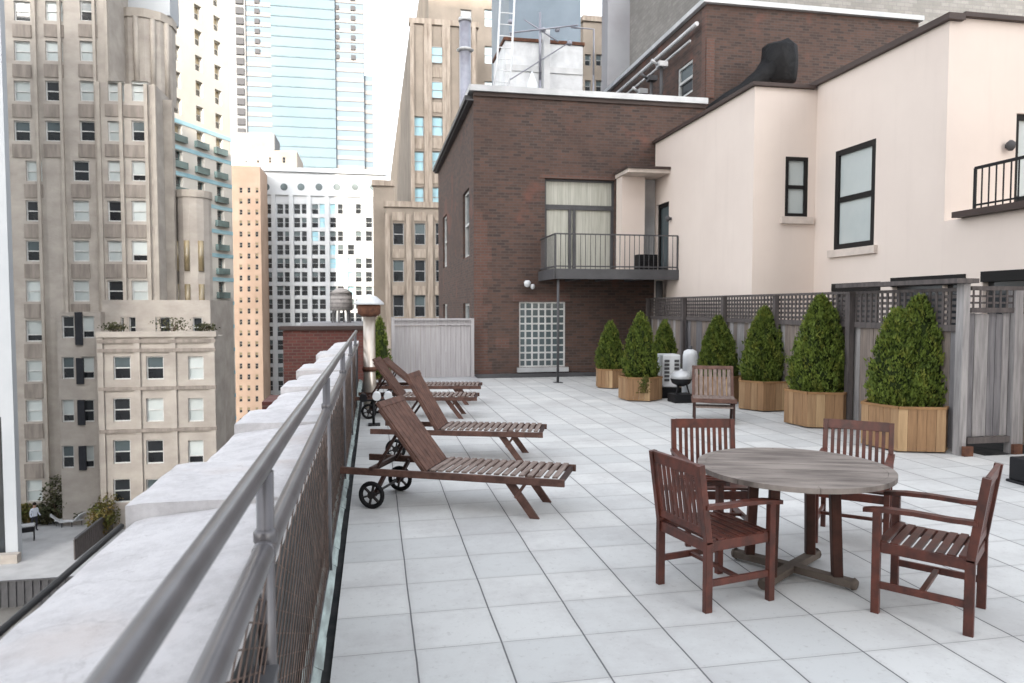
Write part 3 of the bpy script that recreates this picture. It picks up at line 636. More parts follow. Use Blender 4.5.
# ============================================================ PLANTED ARBORVITAE
def shrub_mesh(R0, H, seed, top=1, n=5200, lean=0):
    r_ = random.Random(seed); mb = MB()
    apex = [(0, 0, H, 1.0)] if top == 1 else [(-.12, .02, H, .8), (.14, -.03, H * .97, .85)]
    ph = [r_.uniform(0, 6.28) for _ in range(8)]
    def rad(z, th):
        q = z / H; base = (min(1, .72 + q * 2.2) if q < .13 else 1) * max(0, (1 - ((q - .1) / .9 if q > .1 else 0) ** 1.9)) ** .85
        return R0 * base * (1 + .07 * sin(3 * th + ph[0] + 5 * q) + .06 * sin(5 * th + ph[1] - 9 * q) + .05 * sin(7 * th + 17 * q + ph[2]))
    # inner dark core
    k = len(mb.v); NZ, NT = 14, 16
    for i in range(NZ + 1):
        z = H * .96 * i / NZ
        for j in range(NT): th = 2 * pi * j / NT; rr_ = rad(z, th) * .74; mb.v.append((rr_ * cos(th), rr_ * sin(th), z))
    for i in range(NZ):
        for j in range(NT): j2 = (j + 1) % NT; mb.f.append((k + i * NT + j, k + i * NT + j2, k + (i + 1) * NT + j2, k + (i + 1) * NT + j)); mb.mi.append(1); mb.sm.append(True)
    # flat fans of scale leaves held upright, gathered in tufts
    tufts = n // 13; stray = [(r_.uniform(0, 6.28), r_.uniform(.25, .85)) for _ in range(9)]
    for _ in range(tufts):
        q = r_.random() ** 1.35; z = H * q * .97; th = r_.uniform(0, 2 * pi); rr_ = rad(z, th) * r_.uniform(.72, 1.02) * (1.06 if r_.random() < .06 else 1)
        if r_.random() < .035: st_ = r_.choice(stray); th = st_[0] + r_.gauss(0, .12); z = H * st_[1] + r_.gauss(0, .04); rr_ = rad(z, th) * r_.uniform(1.0, 1.13)
        if rad(z, th) < .02 or (sin(4 * th + 9 * q + ph[3]) * sin(13 * q + ph[4]) > .72 and r_.random() < .8): continue
        cx, cy = rr_ * cos(th), rr_ * sin(th); out = Vector((cos(th), sin(th), 0)); 
        for _k in range(13):
            p = Vector((cx, cy, z)) + Vector((r_.gauss(0, .016), r_.gauss(0, .016), r_.gauss(0, .024)))
            up = (Vector((0, 0, 1)) + out * r_.uniform(.1, .75) + Vector((r_.uniform(-.4, .4), r_.uniform(-.4, .4), 0))).normalized()
            sd_ = up.cross(Vector((r_.uniform(-1, 1), r_.uniform(-1, 1), r_.uniform(-.3, .3)))).normalized()
            h = r_.uniform(.02, .043); wv = h * r_.uniform(.22, .4)
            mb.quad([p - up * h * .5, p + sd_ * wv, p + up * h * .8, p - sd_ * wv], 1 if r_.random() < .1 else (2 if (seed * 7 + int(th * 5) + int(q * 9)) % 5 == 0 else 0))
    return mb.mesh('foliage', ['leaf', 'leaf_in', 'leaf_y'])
def twin_mesh():
    a_ = shrub_mesh(.37, 1.47, 16, n=20000); b2 = shrub_mesh(.36, 1.30, 17, n=18000); mb = MB()
    for me, dx, dy in ((a_, .10, -.06), (b2, -.13, .02)):
        k = len(mb.v); mb.v += [(v.co.x + dx, v.co.y + dy, v.co.z) for v in me.vertices]
        for p in me.polygons: mb.f.append(tuple(k + i for i in p.vertices)); mb.mi.append(p.material_index); mb.sm.append(p.use_smooth)
    return mb.mesh('foliage', ['leaf', 'leaf_in', 'leaf_y'])
def planter_mesh(nside, Rp, h, rot):
    mb = MB(); mc = MB(); r_ = random.Random(4)
    P = [Vector((Rp * cos(rot + 2 * pi * i / nside), Rp * sin(rot + 2 * pi * i / nside), 0)) for i in range(nside)]
    for i in range(nside):
        a, b_ = P[i], P[(i + 1) % nside]; d_ = (b_ - a); Ln = d_.length; d_.normalize(); nrm = Vector((d_.y, -d_.x, 0))
        k = max(4, int(Ln / .1)); pw = Ln / k
        for j in range(k):
            x0, x1 = j * pw + .002, (j + 1) * pw - .002; o_ = r_.uniform(-.002, .002)
            q = [a + d_ * x0 + nrm * o_, a + d_ * x1 + nrm * o_, a + d_ * x1 - nrm * .025, a + d_ * x0 - nrm * .025]
            mb.prism([(v.x, v.y) for v in q], .02, h - .03, r_.choice((0, 0, 1, 2)))
        q = [a + nrm * .012, b_ + nrm * .012, b_ * .93, a * .93]
        mc.prism([(v.x, v.y) for v in q], h - .03, h)
    mb2 = MB(); mb2.prism([(v.x * .93, v.y * .93) for v in P], h - .10, h - .06)
    return mb.mesh('planter_boards', ['cedar', 'cedar_b', 'cedar_c']), mc.mesh('rim', 'cedar_gap'), mb2.mesh('soil', 'bark')
PL = [  # px centre-bottom, py bottom, planter radius, planter height, foliage R, H, label
    (610, 389, .34, .43, .30, 1.12, 'conical evergreen in cedar planter nearest the brick building, leftmost of the row'),
    (640, 402, .42, .46, .34, 1.3, 'bright green conical evergreen in a cedar planter with a trailing vine'),
    (664, 392, .40, .43, .30, 1.15, 'small dark conical evergreen in the row just left of the white machines'),
    (717, 404, .44, .50, .36, 1.2, 'rounded evergreen behind the slatted folding lounge chair'),
    (763, 412, .47, .52, .38, 1.36, 'pointed evergreen in cedar planter between the lounge chair and the big pair'),
    (818, 429, .50, .54, .42, 1.52, 'tall single-pointed evergreen in cedar planter, second from the corner post'),
    (905, 453, .55, .57, .47, 1.42, 'broad twin-topped evergreen in the cedar planter next to the corner post')]
for i, (px, py, rp, hp, rf_, hf, lab) in enumerate(PL):
    p = atZ(px, py, 0); p = p + Vector((p.x, p.y, 0)).normalized() * rp * .95
    o = thing('planted_evergreen', lab, 'potted shrub', (p.x, p.y, 0), group='evergreens in cedar planters by the fence')
    a, c_, s_ = planter_mesh(6, rp, hp, [R(20), R(35), R(10), R(30), R(60), R(38), R(42)][i])
    for nm, me in (('planter', a), ('rim', c_), ('soil', s_)): q = bpy.data.objects.new(nm, me); COL.objects.link(q); q.parent = o
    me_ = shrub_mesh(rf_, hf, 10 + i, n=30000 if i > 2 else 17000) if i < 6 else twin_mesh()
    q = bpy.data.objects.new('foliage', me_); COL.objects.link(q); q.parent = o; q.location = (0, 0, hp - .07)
    if i == 1:
        mb = MB(); r_ = random.Random(1)
        for _ in range(260):
            t_ = r_.random(); x = -.05 + r_.gauss(0, .05) - .05 * t_; z = hp + .02 - .30 * t_; u = Vector((r_.uniform(-1, 1), r_.uniform(-1, 1), r_.uniform(-1, 1))).normalized() * .02; v = u.cross(Vector((.3, 1, .2))).normalized() * .014
            c0 = Vector((x, -rp * .93 - .01 + r_.uniform(-.03, .0), z)); mb.quad([c0 - u, c0 - v, c0 + u, c0 + v])
        mb.build('trailing_vine', 'leaf_b', o)

# ============================================================ WHITE MACHINES + FOLDED CHAIR
p = atZ(674, 397, 0)
mc = thing('beverage_cooler', 'white upright cabinet with grey louvred windows on a black base among the evergreens', 'cooler', (p.x, p.y, 0), R(-8))
mb = MB(); mb.box(-.30, -.22, .22, .06, .22, .86); mb.build('cabinet', 'white_metal', mc, bevel=.02)
mb = MB()
for i in range(6): mb.box(-.26, -.232, .34 + i * .075, -.16, -.222, .39 + i * .075); mb.box(-.06, -.232, .34 + i * .075, .03, -.222, .39 + i * .075)
mb.build('louvre', 'dkgrey', mc)
mb = MB(); mb.box(-.31, -.2, .0, .10, .2, .215); mb.build('base', 'black', mc, bevel=.02)
p = atZ(693, 396, 0)
t_ = thing('gas_cylinder', 'tall white cylinder standing behind the small grill', 'gas cylinder', (p.x, p.y + .15, 0))
mb = MB(); mb.lathe(0, 0, [(.13, .02), (.15, .05), (.15, .82), (.13, .9), (.05, .94)]); mb.build('body', 'white_metal', t_)
mb = MB(); mb.lathe(0, 0, [(.04, .94), (.04, 1.0), (.02, 1.01)]); mb.build('valve', 'dkgrey', t_)
p = atZ(681, 402, 0)
t_ = thing('kettle_grill', 'small round grill with a pale dome lid on black legs', 'grill', (p.x, p.y, 0))
mb = MB(); mb.lathe(0, 0, [(.05, .3), (.17, .36), (.2, .43), (.2, .45)]); mb.build('bowl', 'black', t_)
mb = MB(); mb.lathe(0, 0, [(.205, .45), (.19, .52), (.13, .58), (.03, .6), (.03, .63)]); mb.build('lid', 'coping', t_)
for a in (90, 210, 330): mb = MB(); mb.tube([(.1 * cos(R(a)), .1 * sin(R(a)), .33), (.2 * cos(R(a)), .2 * sin(R(a)), 0)], .015, n=8); mb.build('leg', 'black', t_)
mb = MB(); mb.box(-.2, -.18, .0, .2, .18, .16); mb.build('tray', 'black', t_, bevel=.01)

# ------------------------------------------------------------------ slatted lounge chair seen from the front
p = atZ(714, 424, 0)
fc = thing('folding_chair', 'weathered slatted lounge chair facing the camera in front of the evergreens', 'chair', (p.x, p.y, 0), R(-24)); fc.scale = (1.08, 1.15, .93)
mb = MB()
for i in range(6): mb.box(-.29, i * .075, .385 + .0 * i, .29, i * .075 + .062, .41)
mb.build('seat', 'lounger_top', fc)
mb = MB(); mb.box(-.31, -.03, .355, .31, -.005, .42); mb.box(-.31, -.01, .34, -.285, .5, .384); mb.box(.285, -.01, .34, .31, .5, .384); mb.build('seat_frame', 'lounger', fc)
def tilt(a, y0, z0):
    M_ = Matrix.Translation((0, y0, z0)) @ Matrix.Rotation(R(-a), 4, 'X'); return M_
Tm = tilt(22, .46, .38)
mb = MB()
for i in range(8): x = -.235 + i * .067; mb.box(x - .024, 0, .03, x + .024, .016, .50, T=Tm)
mb.build('backrest', 'lounger_top', fc)
mb = MB(); mb.box(-.30, -.01, 0, -.262, .03, .56, T=Tm); mb.box(.262, -.01, 0, .30, .03, .56, T=Tm); mb.box(-.262, -.008, .5, .262, .028, .56, T=Tm); mb.build('back_frame', 'lounger', fc)
for sx_ in (-1, 1):
    mb = MB(); mb.bar((sx_ * .27, 0.02, .36), (sx_ * .27, .0, 0), .035, .05); mb.build('leg', 'lounger_dark', fc)
    mb = MB(); mb.bar((sx_ * .27, .46, .36), (sx_ * .27, .55, 0), .035, .05); mb.build('leg', 'lounger_dark', fc)
mb = MB()
for i in range(4): mb.box(-.26, -.06 + i * .07, .27, .26, -.0 + i * .07, .29)
mb.build('leg_rest', 'lounger_top', fc)

# ============================================================ GARDEN TABLE
TX, TY = 2.75, 4.33
tb = thing('garden_table', 'round silver-grey weathered teak table on crossed feet', 'table', (TX, TY, 0), R(-18))
mb = MB(); RT_ = .62; n = 13; rimw = .055; r_in = RT_ - rimw
for i in range(n):
    v0 = -r_in + 2 * r_in * i / n + .0012; v1 = -r_in + 2 * r_in * (i + 1) / n - .0012
    up_ = []; dn = []
    for k in range(5):
        v = v0 + (v1 - v0) * k / 4; h = math.sqrt(max(r_in ** 2 - v * v, 0)); up_.append((h, v)); dn.append((-h, v))
    poly = up_ + dn[::-1]
    poly = [q for j, q in enumerate(poly) if j == 0 or (abs(q[0] - poly[j - 1][0]) + abs(q[1] - poly[j - 1][1])) > 1e-4]
    mb.prism(poly, .715, .74 + rr.uniform(-.0008, .0008))
N = 72
for i in range(N):
    a0, a1 = 2 * pi * i / N, 2 * pi * (i + 1) / N
    if i % 9 == 8: a1 -= .006
    mb.prism([((r_in + .002) * cos(a0), (r_in + .002) * sin(a0)), (RT_ * cos(a0), RT_ * sin(a0)), (RT_ * cos(a1), RT_ * sin(a1)), ((r_in + .002) * cos(a1), (r_in + .002) * sin(a1))], .708, .7405)
mb.build('tabletop', 'table', tb)
mb = MB(); mb.box(-.42, -.03, .66, .42, .03, .707); mb.box(-.03, -.42, .655, .03, -.032, .706); mb.box(-.03, .032, .655, .03, .42, .706); mb.build('apron', 'table_base', tb)
for a in (-38, 52, 142, 232):
    ca, sa = cos(R(a)), sin(R(a))
    mb = MB(); mb.bar((.0 * ca, .0 * sa, .05), (.40 * ca, .40 * sa, .045), .07, .05); mb.tube([(.40 * ca, .40 * sa, .045), (.425 * ca, .425 * sa, .042)], [.042, .03], n=10)
    mb.build('foot', 'table_base', tb)
    mb = MB(); mb.bar((.30 * ca, .30 * sa, .07), (.27 * ca, .27 * sa, .705), .062, .062, upv=(0, 1, 0)); mb.build('leg', 'table_leg', tb)
for a in (): 
    ca, sa = cos(R(a)), sin(R(a)); mb = MB(); mb.bar((-.26 * ca, -.26 * sa, .16 + (.05 if a > 0 else 0)), (.26 * ca, .26 * sa, .16 + (.05 if a > 0 else 0)), .04, .035); mb.build('stretcher', 'table_base', tb)

# ============================================================ DINING ARMCHAIRS (origin between the rear feet, facing +X)
def make_chair(loc, ang, label):
    c = thing('garden_chair', label, 'chair', (*loc, 0), R(ang), 'red-brown armchairs around the round table')
    D, W, H = .47, .52, .88; h = W / 2 - .02
    for s_ in (1, -1):
        mb = MB(); mb.bar((0, s_ * h, 0), (.0, s_ * h, .42), .036, .05, upv=(1, 0, 0)); mb.bar((0, s_ * h, .41), (-.065, s_ * h, H), .036, .045, upv=(1, 0, 0)); mb.build('leg', 'mahog', c)
        mb = MB(); mb.bar((D, s_ * h, 0), (D, s_ * h, .60), .04, .045, upv=(1, 0, 0)); mb.build('leg', 'mahog', c)
        mb = MB()   # shaped arm: dips to the back, flared front
        pts = [(-.03, .63, .05), (.10, .625, .05), (.28, .628, .055), (.42, .622, .065), (.50, .612, .06), (.545, .604, .035)]
        for i in range(len(pts) - 1):
            (x0, z0, w0), (x1, z1, w1) = pts[i], pts[i + 1]; y = s_ * (h + .004)
            V_ = []
            for x, z, w_ in ((x0, z0, w0), (x1, z1, w1)): V_.append([(x, y - w_ / 2, z - .013), (x, y + w_ / 2, z - .013), (x, y + w_ / 2, z + .012), (x, y - w_ / 2, z + .012)])
            for k in range(4): k2 = (k + 1) % 4; mb.quad([V_[0][k], V_[0][k2], V_[1][k2], V_[1][k]], 0, False)
            if i == 0: mb.quad(V_[0][::-1])
            if i == len(pts) - 2: mb.quad(V_[1])
        mb.build('armrest', 'mahog', c)
        mb = MB(); mb.bar((.02, s_ * h, .17), (D - .02, s_ * h, .17), .022, .04); mb.build('stretcher', 'mahog', c)
        mb = MB(); mb.bar((.02, s_ * (h - .005), .39), (D - .02, s_ * (h - .005), .395), .025, .06); mb.build('seat_rail', 'mahog', c)
    mb = MB(); mb.bar((.01, -h + .02, .16), (.01, h - .02, .16), .022, .04) if False else None
    for x_ in (D, 0): mb = MB(); mb.bar((x_, -h + .02, .385), (x_, h - .02, .385), .025, .06); mb.build('seat_rail', 'mahog', c)
    mb = MB()
    for i in range(8):
        x = .035 + i * (D - .0) / 8.2; mb.bar((x, -h + .0, .428 - .012 * sin(pi * i / 7)), (x, h - .0, .428 - .012 * sin(pi * i / 7)), .042, .016)
    mb.build('seat', 'mahog', c)
    mb = MB(); xt = lambda z: -(z - .42) / (H - .42) * .065
    mb.bar((xt(.845), -h + .018, .845), (xt(.845), h - .018, .845), .024, .075, upv=(-.14, 0, 1)); mb.bar((xt(.47), -h + .018, .475), (xt(.47), h - .018, .475), .024, .045)
    for i in range(9):
        y = -h + .055 + i * (2 * h - .11) / 8; mb.bar((xt(.49), y, .49), (xt(.81), y, .815), .026, .012, upv=(1, 0, 0))
    mb.build('backrest', 'mahog', c)
    mb = MB(); mb.bar((D * .5, -h, .172), (D * .5, h, .172), .03, .022); mb.build('cross_stretcher', 'mahog', c)
    return c
ch = make_chair((1.87, 4.11), 12, 'red-brown slatted armchair at left of the table with its back to the camera')
dup(ch, (3.375, 3.475, 0), R(129), 'red-brown slatted armchair at right of the table, seen side-on with seat showing')
dup(ch, (3.80, 5.10, 0), R(229), 'red-brown armchair behind the table in front of the broad evergreen')
dup(ch, (2.64, 5.42, 0), R(-101), 'red-brown armchair behind the table nearest the slatted lounge chair')

# ============================================================ SUN LOUNGERS (origin: foot of near wheel, u towards the feet)
def make_lounger(loc, ang, label, back=62):
    g = thing('sun_lounger', label, 'sun lounger', (*loc, 0), R(ang), 'wheeled teak loungers lined up at the railing')
    Wd = .60
    def side(v, nm='side_rail'):
        mb = MB(); mb.bar((-.31, v, .325), (1.74, v, .325), .032, .06); mb.build(nm, 'lounger', g)
    side(.0); side(Wd)
    mb = MB()
    for i in range(16): x = .56 + i * .073; mb.bar((x, .018, .365), (x, Wd - .018, .365), .046, .016)
    mb.build('seat_slats', 'lounger_top', g)
    for x in (1.70, .5, -.05): mb = MB(); mb.bar((x, .02, .325), (x, Wd - .02, .325), .035, .045); mb.build('cross_rail', 'lounger_dark', g)
    # raised back: solid close boards between two stiles
    th = R(back); Lb = .74; d_ = Vector((-cos(th), 0, sin(th))); nr = Vector((sin(th), 0, cos(th))); o_ = Vector((.50, 0, .355))
    mb = MB()
    for i in range(7):
        v = .065 + i * (Wd - .13) / 6; mb.bar(o_ + Vector((0, v, 0)), o_ + d_ * (Lb - .05) + Vector((0, v, 0)), .070, .016, upv=nr)
    mb.build('backrest', 'lounger', g)
    mb = MB(); mb.bar(o_ + d_ * (Lb - .04) + Vector((0, .02, 0)) + nr * .002, o_ + d_ * (Lb - .04) + Vector((0, Wd - .02, 0)) + nr * .002, .03, .075, upv=nr) if False else None
    p_ = o_ + d_ * (Lb - .02); mb.bar(p_ + Vector((0, .02, 0)), p_ + Vector((0, Wd - .02, 0)), .03, .06, upv=d_)
    for v in (.03, Wd - .03): mb.bar(o_ + Vector((0, v, 0)) - nr * .02, o_ + d_ * (Lb - .05) + Vector((0, v, 0)) - nr * .02, .03, .03, upv=nr)
    mb.build('back_frame', 'lounger', g)
    q = o_ + d_ * .45
    for v in (.09, Wd - .09):
        mb = MB(); mb.bar((q.x, v, q.z - .01), (.0, v, .34), .025, .03, upv=(0, 1, 0)); mb.build('back_strut', 'lounger_dark', g)
    mb = MB(); mb.bar((.0, -.03, .36), (.0, Wd + .03, .36), .035, .03); mb.build('strut_bar', 'lounger_dark', g)
    for v in (.0, Wd):   # front legs splay towards the feet
        mb = MB(); mb.bar((1.20, v + (.028 if v == 0 else -.028), .33), (1.50, v + (.028 if v == 0 else -.028), 0), .028, .075, upv=(0, 1, 0)) if False else None
        y = v + (.031 if v == 0 else -.031); V_ = [(1.19, .335), (1.275, .335), (1.52, 0), (1.44, 0)]
        mb.quad([(x, y - .014, z) for x, z in V_]); mb.quad([(x, y + .014, z) for x, z in V_[::-1]])
        for k in range(4): a_, b2 = V_[k], V_[(k + 1) % 4]; mb.quad([(b2[0], y - .014, b2[1]), (a_[0], y - .014, a_[1]), (a_[0], y + .014, a_[1]), (b2[0], y + .014, b2[1])])
        mb.build('leg', 'lounger', g)
        mb = MB(); mb.bar((1.40, y, .30), (1.31, y, .17), .026, .04, upv=(0, 1, 0)); mb.build('leg_brace', 'lounger', g)
        # wheel leg
        mb = MB(); mb.bar((.12, y, .33), (.0, y, .10), .028, .07, upv=(0, 1, 0)); mb.build('leg', 'lounger_dark', g)
        yw = v - .022 if v == 0 else v + .022
        mb = MB(); rr0 = .104; n = 28; pts = [(rr0 * cos(2 * pi * k / n), yw, .122 + rr0 * sin(2 * pi * k / n)) for k in range(n + 1)]; mb.tube(pts, .021, n=8, cap=False); wh = mb.build('wheel', 'tyre', g)
        mb = MB(); mb.tube([(0, yw - .02, .122), (0, yw + .02, .122)], .034, n=16)
        for k in range(6): a_ = 2 * pi * k / 6 + .3; mb.bar((.02 * cos(a_), yw, .122 + .02 * sin(a_)), (.095 * cos(a_), yw, .122 + .095 * sin(a_)), .014, .03, upv=(0, 1, 0))
        mb.build('hub', 'hub', wh)
    mb = MB(); mb.tube([(0, -.02, .122), (0, Wd + .02, .122)], .012, n=8); mb.build('axle', 'dkgrey', g)
    return g
lg = make_lounger((-.02, 6.50), -25, 'wheeled teak sun lounger nearest the camera, whole side and spoked wheels visible', 52)
make_lounger((.25, 8.55), -18, 'second teak sun lounger from the camera, its raised back overlapping the ones behind', 60)
make_lounger((-.08, 11.75), -12, 'third teak sun lounger, only its greyish back and low foot end showing', 54)
make_lounger((.22, 13.35), -11, 'farthest teak sun lounger, closest to the pale timber screen', 40)

# ============================================================ FLUE, LIGHTS, SHRUB AT THE FAR LEFT
p = atZ(370, 408, 0)
fl = thing('flue_pipe', 'stainless vent pipe with rusty collar and white conical cap by the railing', 'vent pipe', (p.x, p.y, 0)); sc0 = (p - EYEV).length / 12.0
mb = MB(); mb.lathe(0, 0, [(.115, 0), (.115, .5), (.105, .52), (.105, 1.62)], n=24); mb.build('pipe', 'steel', fl)
mb = MB(); mb.lathe(0, 0, [(.125, .66), (.125, .74)], n=24); mb.build('clamp', 'rust', fl)
mb = MB(); mb.lathe(0, 0, [(.12, 1.625), (.20, 1.68), (.205, 1.82), (.18, 1.84)], n=24); mb.build('collar', 'rust', fl)
mb = MB(); mb.lathe(0, 0, [(.26, 1.84), (.26, 1.87), (.14, 1.98), (.03, 2.02)], n=24); mb.build('cap', 'white_metal', fl)
p = atZ(377, 425, 0)
sl = thing('spotlight_stand', 'low stand with a pair of white and black spotlights beside the vent pipe', 'spotlight', (p.x, p.y, 0))
mb = MB(); mb.tube([(-.05, 0, .02), (-.05, 0, .38)], .02, n=8); mb.box(-.13, -.1, 0, .05, .1, .02); mb.bar((-.2, 0, .38), (.2, 0, .38), .03, .03); mb.build('stand', 'black', sl)
for x in (.0, .17):
    mb = MB(); mb.tube([(x, -.07, .44), (x, .02, .46), (x, .10, .47)], [.065, .06, .04], n=14); mb.build('lamp_head', 'white_metal', sl)
mb = MB(); mb.tube([(-.2, -.06, .42), (-.2, .08, .44)], [.06, .05], n=12); mb.build('lamp_head', 'black', sl)
p = Vector((.02, 17.2, 0))
sh = thing('evergreen_shrub', 'narrow dark green shrub between the vent pipe and the timber screen', 'shrub', (p.x + .12, p.y, 0))
q = bpy.data.objects.new('foliage', shrub_mesh(.27, 1.45, 44, n=6000)); COL.objects.link(q); q.parent = sh; q.location = (0, 0, .15)
mb = MB(); mb.tube([(0, 0, 0), (0, 0, .4)], .04, n=8); mb.build('trunk', 'bark', sh)
mb = MB(); q = Vector((6.56, 5.86, 0)); mb.box(q.x - .13, q.y - .13, .03, q.x + .4, q.y + .4, .26); mb.box(q.x - .15, q.y - .15, 0, q.x + .42, q.y + .42, .028); tag(mb.build('storage_box', 'black', bevel=.01), 'black low box on the paving at the right edge', 'box')

# ============================================================ NEIGHBOURING RED BRICK WALL BEYOND THE PARAPET
rw = thing('brick_wall', 'red brick parapet wall with dark coping beyond the end of the terrace railing', 'wall', (-1.5, 19, 0))
x0 = pxz(283, 340, 19)[0]; x1 = pxz(358, 340, 19)[0]; zt = pxz(320, 326, 19)[1]
mb = MB(); mb.box(x0, 19, -9, x1 + .6, 19.3, zt - .1); rel(rw, mb).build('wall', 'brick_red', rw)
mb = MB(); mb.box(x0 - .08, 18.92, zt - .097, x1 + .6, 19.38, zt); rel(rw, mb).build('coping', 'dark_coping', rw)
mb = MB(); a = atZ(283, 404, .6); x0 = pxz(276, 400, 7)[0]
mb.box(x0, 6.95, -6, -1.02, 7.5, .92); tag(mb.build('brick_pier', 'brick_red'), 'red brick pier standing just outside the white parapet', 'pier')

# ============================================================ LOWER TERRACE WITH PERSON
ZL = -12.3
mb = MB(); mb.box(-60, 40.6, ZL - .4, -14.6, 54, ZL); struct(mb.build('lower_terrace', 'conc'))
mb = MB(); mb.box(-60, 41, ZB, -15, 53, ZL - .4); tag(mb.build('podium_building', 'roofing'), 'grey podium under the lower roof terrace', 'building')
lf = thing('lattice_fence', 'dark lattice fence along the near edge of the lower terrace', 'fence', (-19, 40.5, ZL))
mb = MB()
for i in range(40): x = -30 + i * .38; mb.box(x, 40.45, ZL - 1.3, x + .08, 40.5, ZL + .02)
mb.box(-30, 40.42, ZL + .02, -14.6, 40.53, ZL + .1); mb.box(-30, 40.51, ZL - 1.3, -14.6, 40.56, ZL + .0); rel(lf, mb).build('panel', 'dkgrey', lf)
dk = thing('timber_fence', 'dark timber fence with planting along the right side of the lower terrace', 'fence', (-16.2, 47, ZL))
mb = MB(); a0 = Vector((-16.5, 43.4, 0)); a1 = Vector((-16.3, 52, 0))
for i in range(30):
    c0 = a0.lerp(a1, i / 30); c1 = a0.lerp(a1, (i + .9) / 30); mb.box(c0.x, c0.y, ZL, c0.x + .06, c1.y, ZL + 1.15 + rr.uniform(-.02, .02))
rel(dk, mb).build('boards', 'wood_dark', dk)
mb = MB(); mb.box(-16.45, 43.35, ZL + 1.2, -16.3, 52, ZL + 1.28); rel(dk, mb).build('top_rail', 'dkgrey', dk)
def leafy(name, label, cat, loc, rx, ry, rz, n, mat, size=.12, group=None, seed=1):
    r_ = random.Random(seed); o = thing(name, label, cat, loc, group=group); mb = MB()
    for _ in range(n):
        v = Vector((r_.gauss(0, 1), r_.gauss(0, 1), r_.gauss(0, 1))); v.normalize(); v *= r_.random() ** .4
        c0 = Vector((v.x * rx * (1 + .3 * sin(7 * v.y)), v.y * ry, rz + v.z * rz)); u = Vector((r_.uniform(-1, 1), r_.uniform(-1, 1), r_.uniform(-1, 1))).normalized() * size; w_ = u.cross(Vector((r_.uniform(-1, 1), r_.uniform(-1, 1), 1))).normalized() * size * .6
        mb.quad([c0 - u, c0 - w_, c0 + u, c0 + w_])
    mb.build('foliage', mat, o); mb = MB()
    for k in range(5): a_ = k * 1.3; mb.tube([(0, 0, 0), (rx * .5 * cos(a_), ry * .5 * sin(a_), rz)], [.04, .015], n=5)
    mb.build('stem', 'bark', o); return o
for i, (px, py, s_) in enumerate(((98, 522, 1.0), (108, 515, 1.15), (118, 508, 1.0))):
    p = atZ(px, py + 14, ZL); leafy('bush', ['yellow-green bush at the near end of the timber fence below', 'tall brownish bush midway along the timber fence below', 'brownish bush at the far end of the timber fence below'][i], 'bush', (p.x + .2, p.y, ZL), .75 * s_, .75 * s_, 1.1 * s_, 900, 'leaf_b', .1, 'bushes along the lower terrace fence', i)
for i, (px, s_) in enumerate(((24, 1), (46, 1.0), (62, 1.2), (84, .8))):
    p = atY(px, 515, 51.2); leafy('bush', ['green bush beside the white pillar on the lower terrace', 'dark bush right of the person below', 'large dark bare-stemmed bush against the stone building', 'low dark bush at the foot of the stone building'][i], 'bush', (p.x, 51.0, ZL), .9 * s_, .6, (.75, .7, 1.6, .6)[i], 700, ['leaf_b', 'leaf_far'][i > 0], .12, 'bushes at the foot of the stone building', 20 + i)
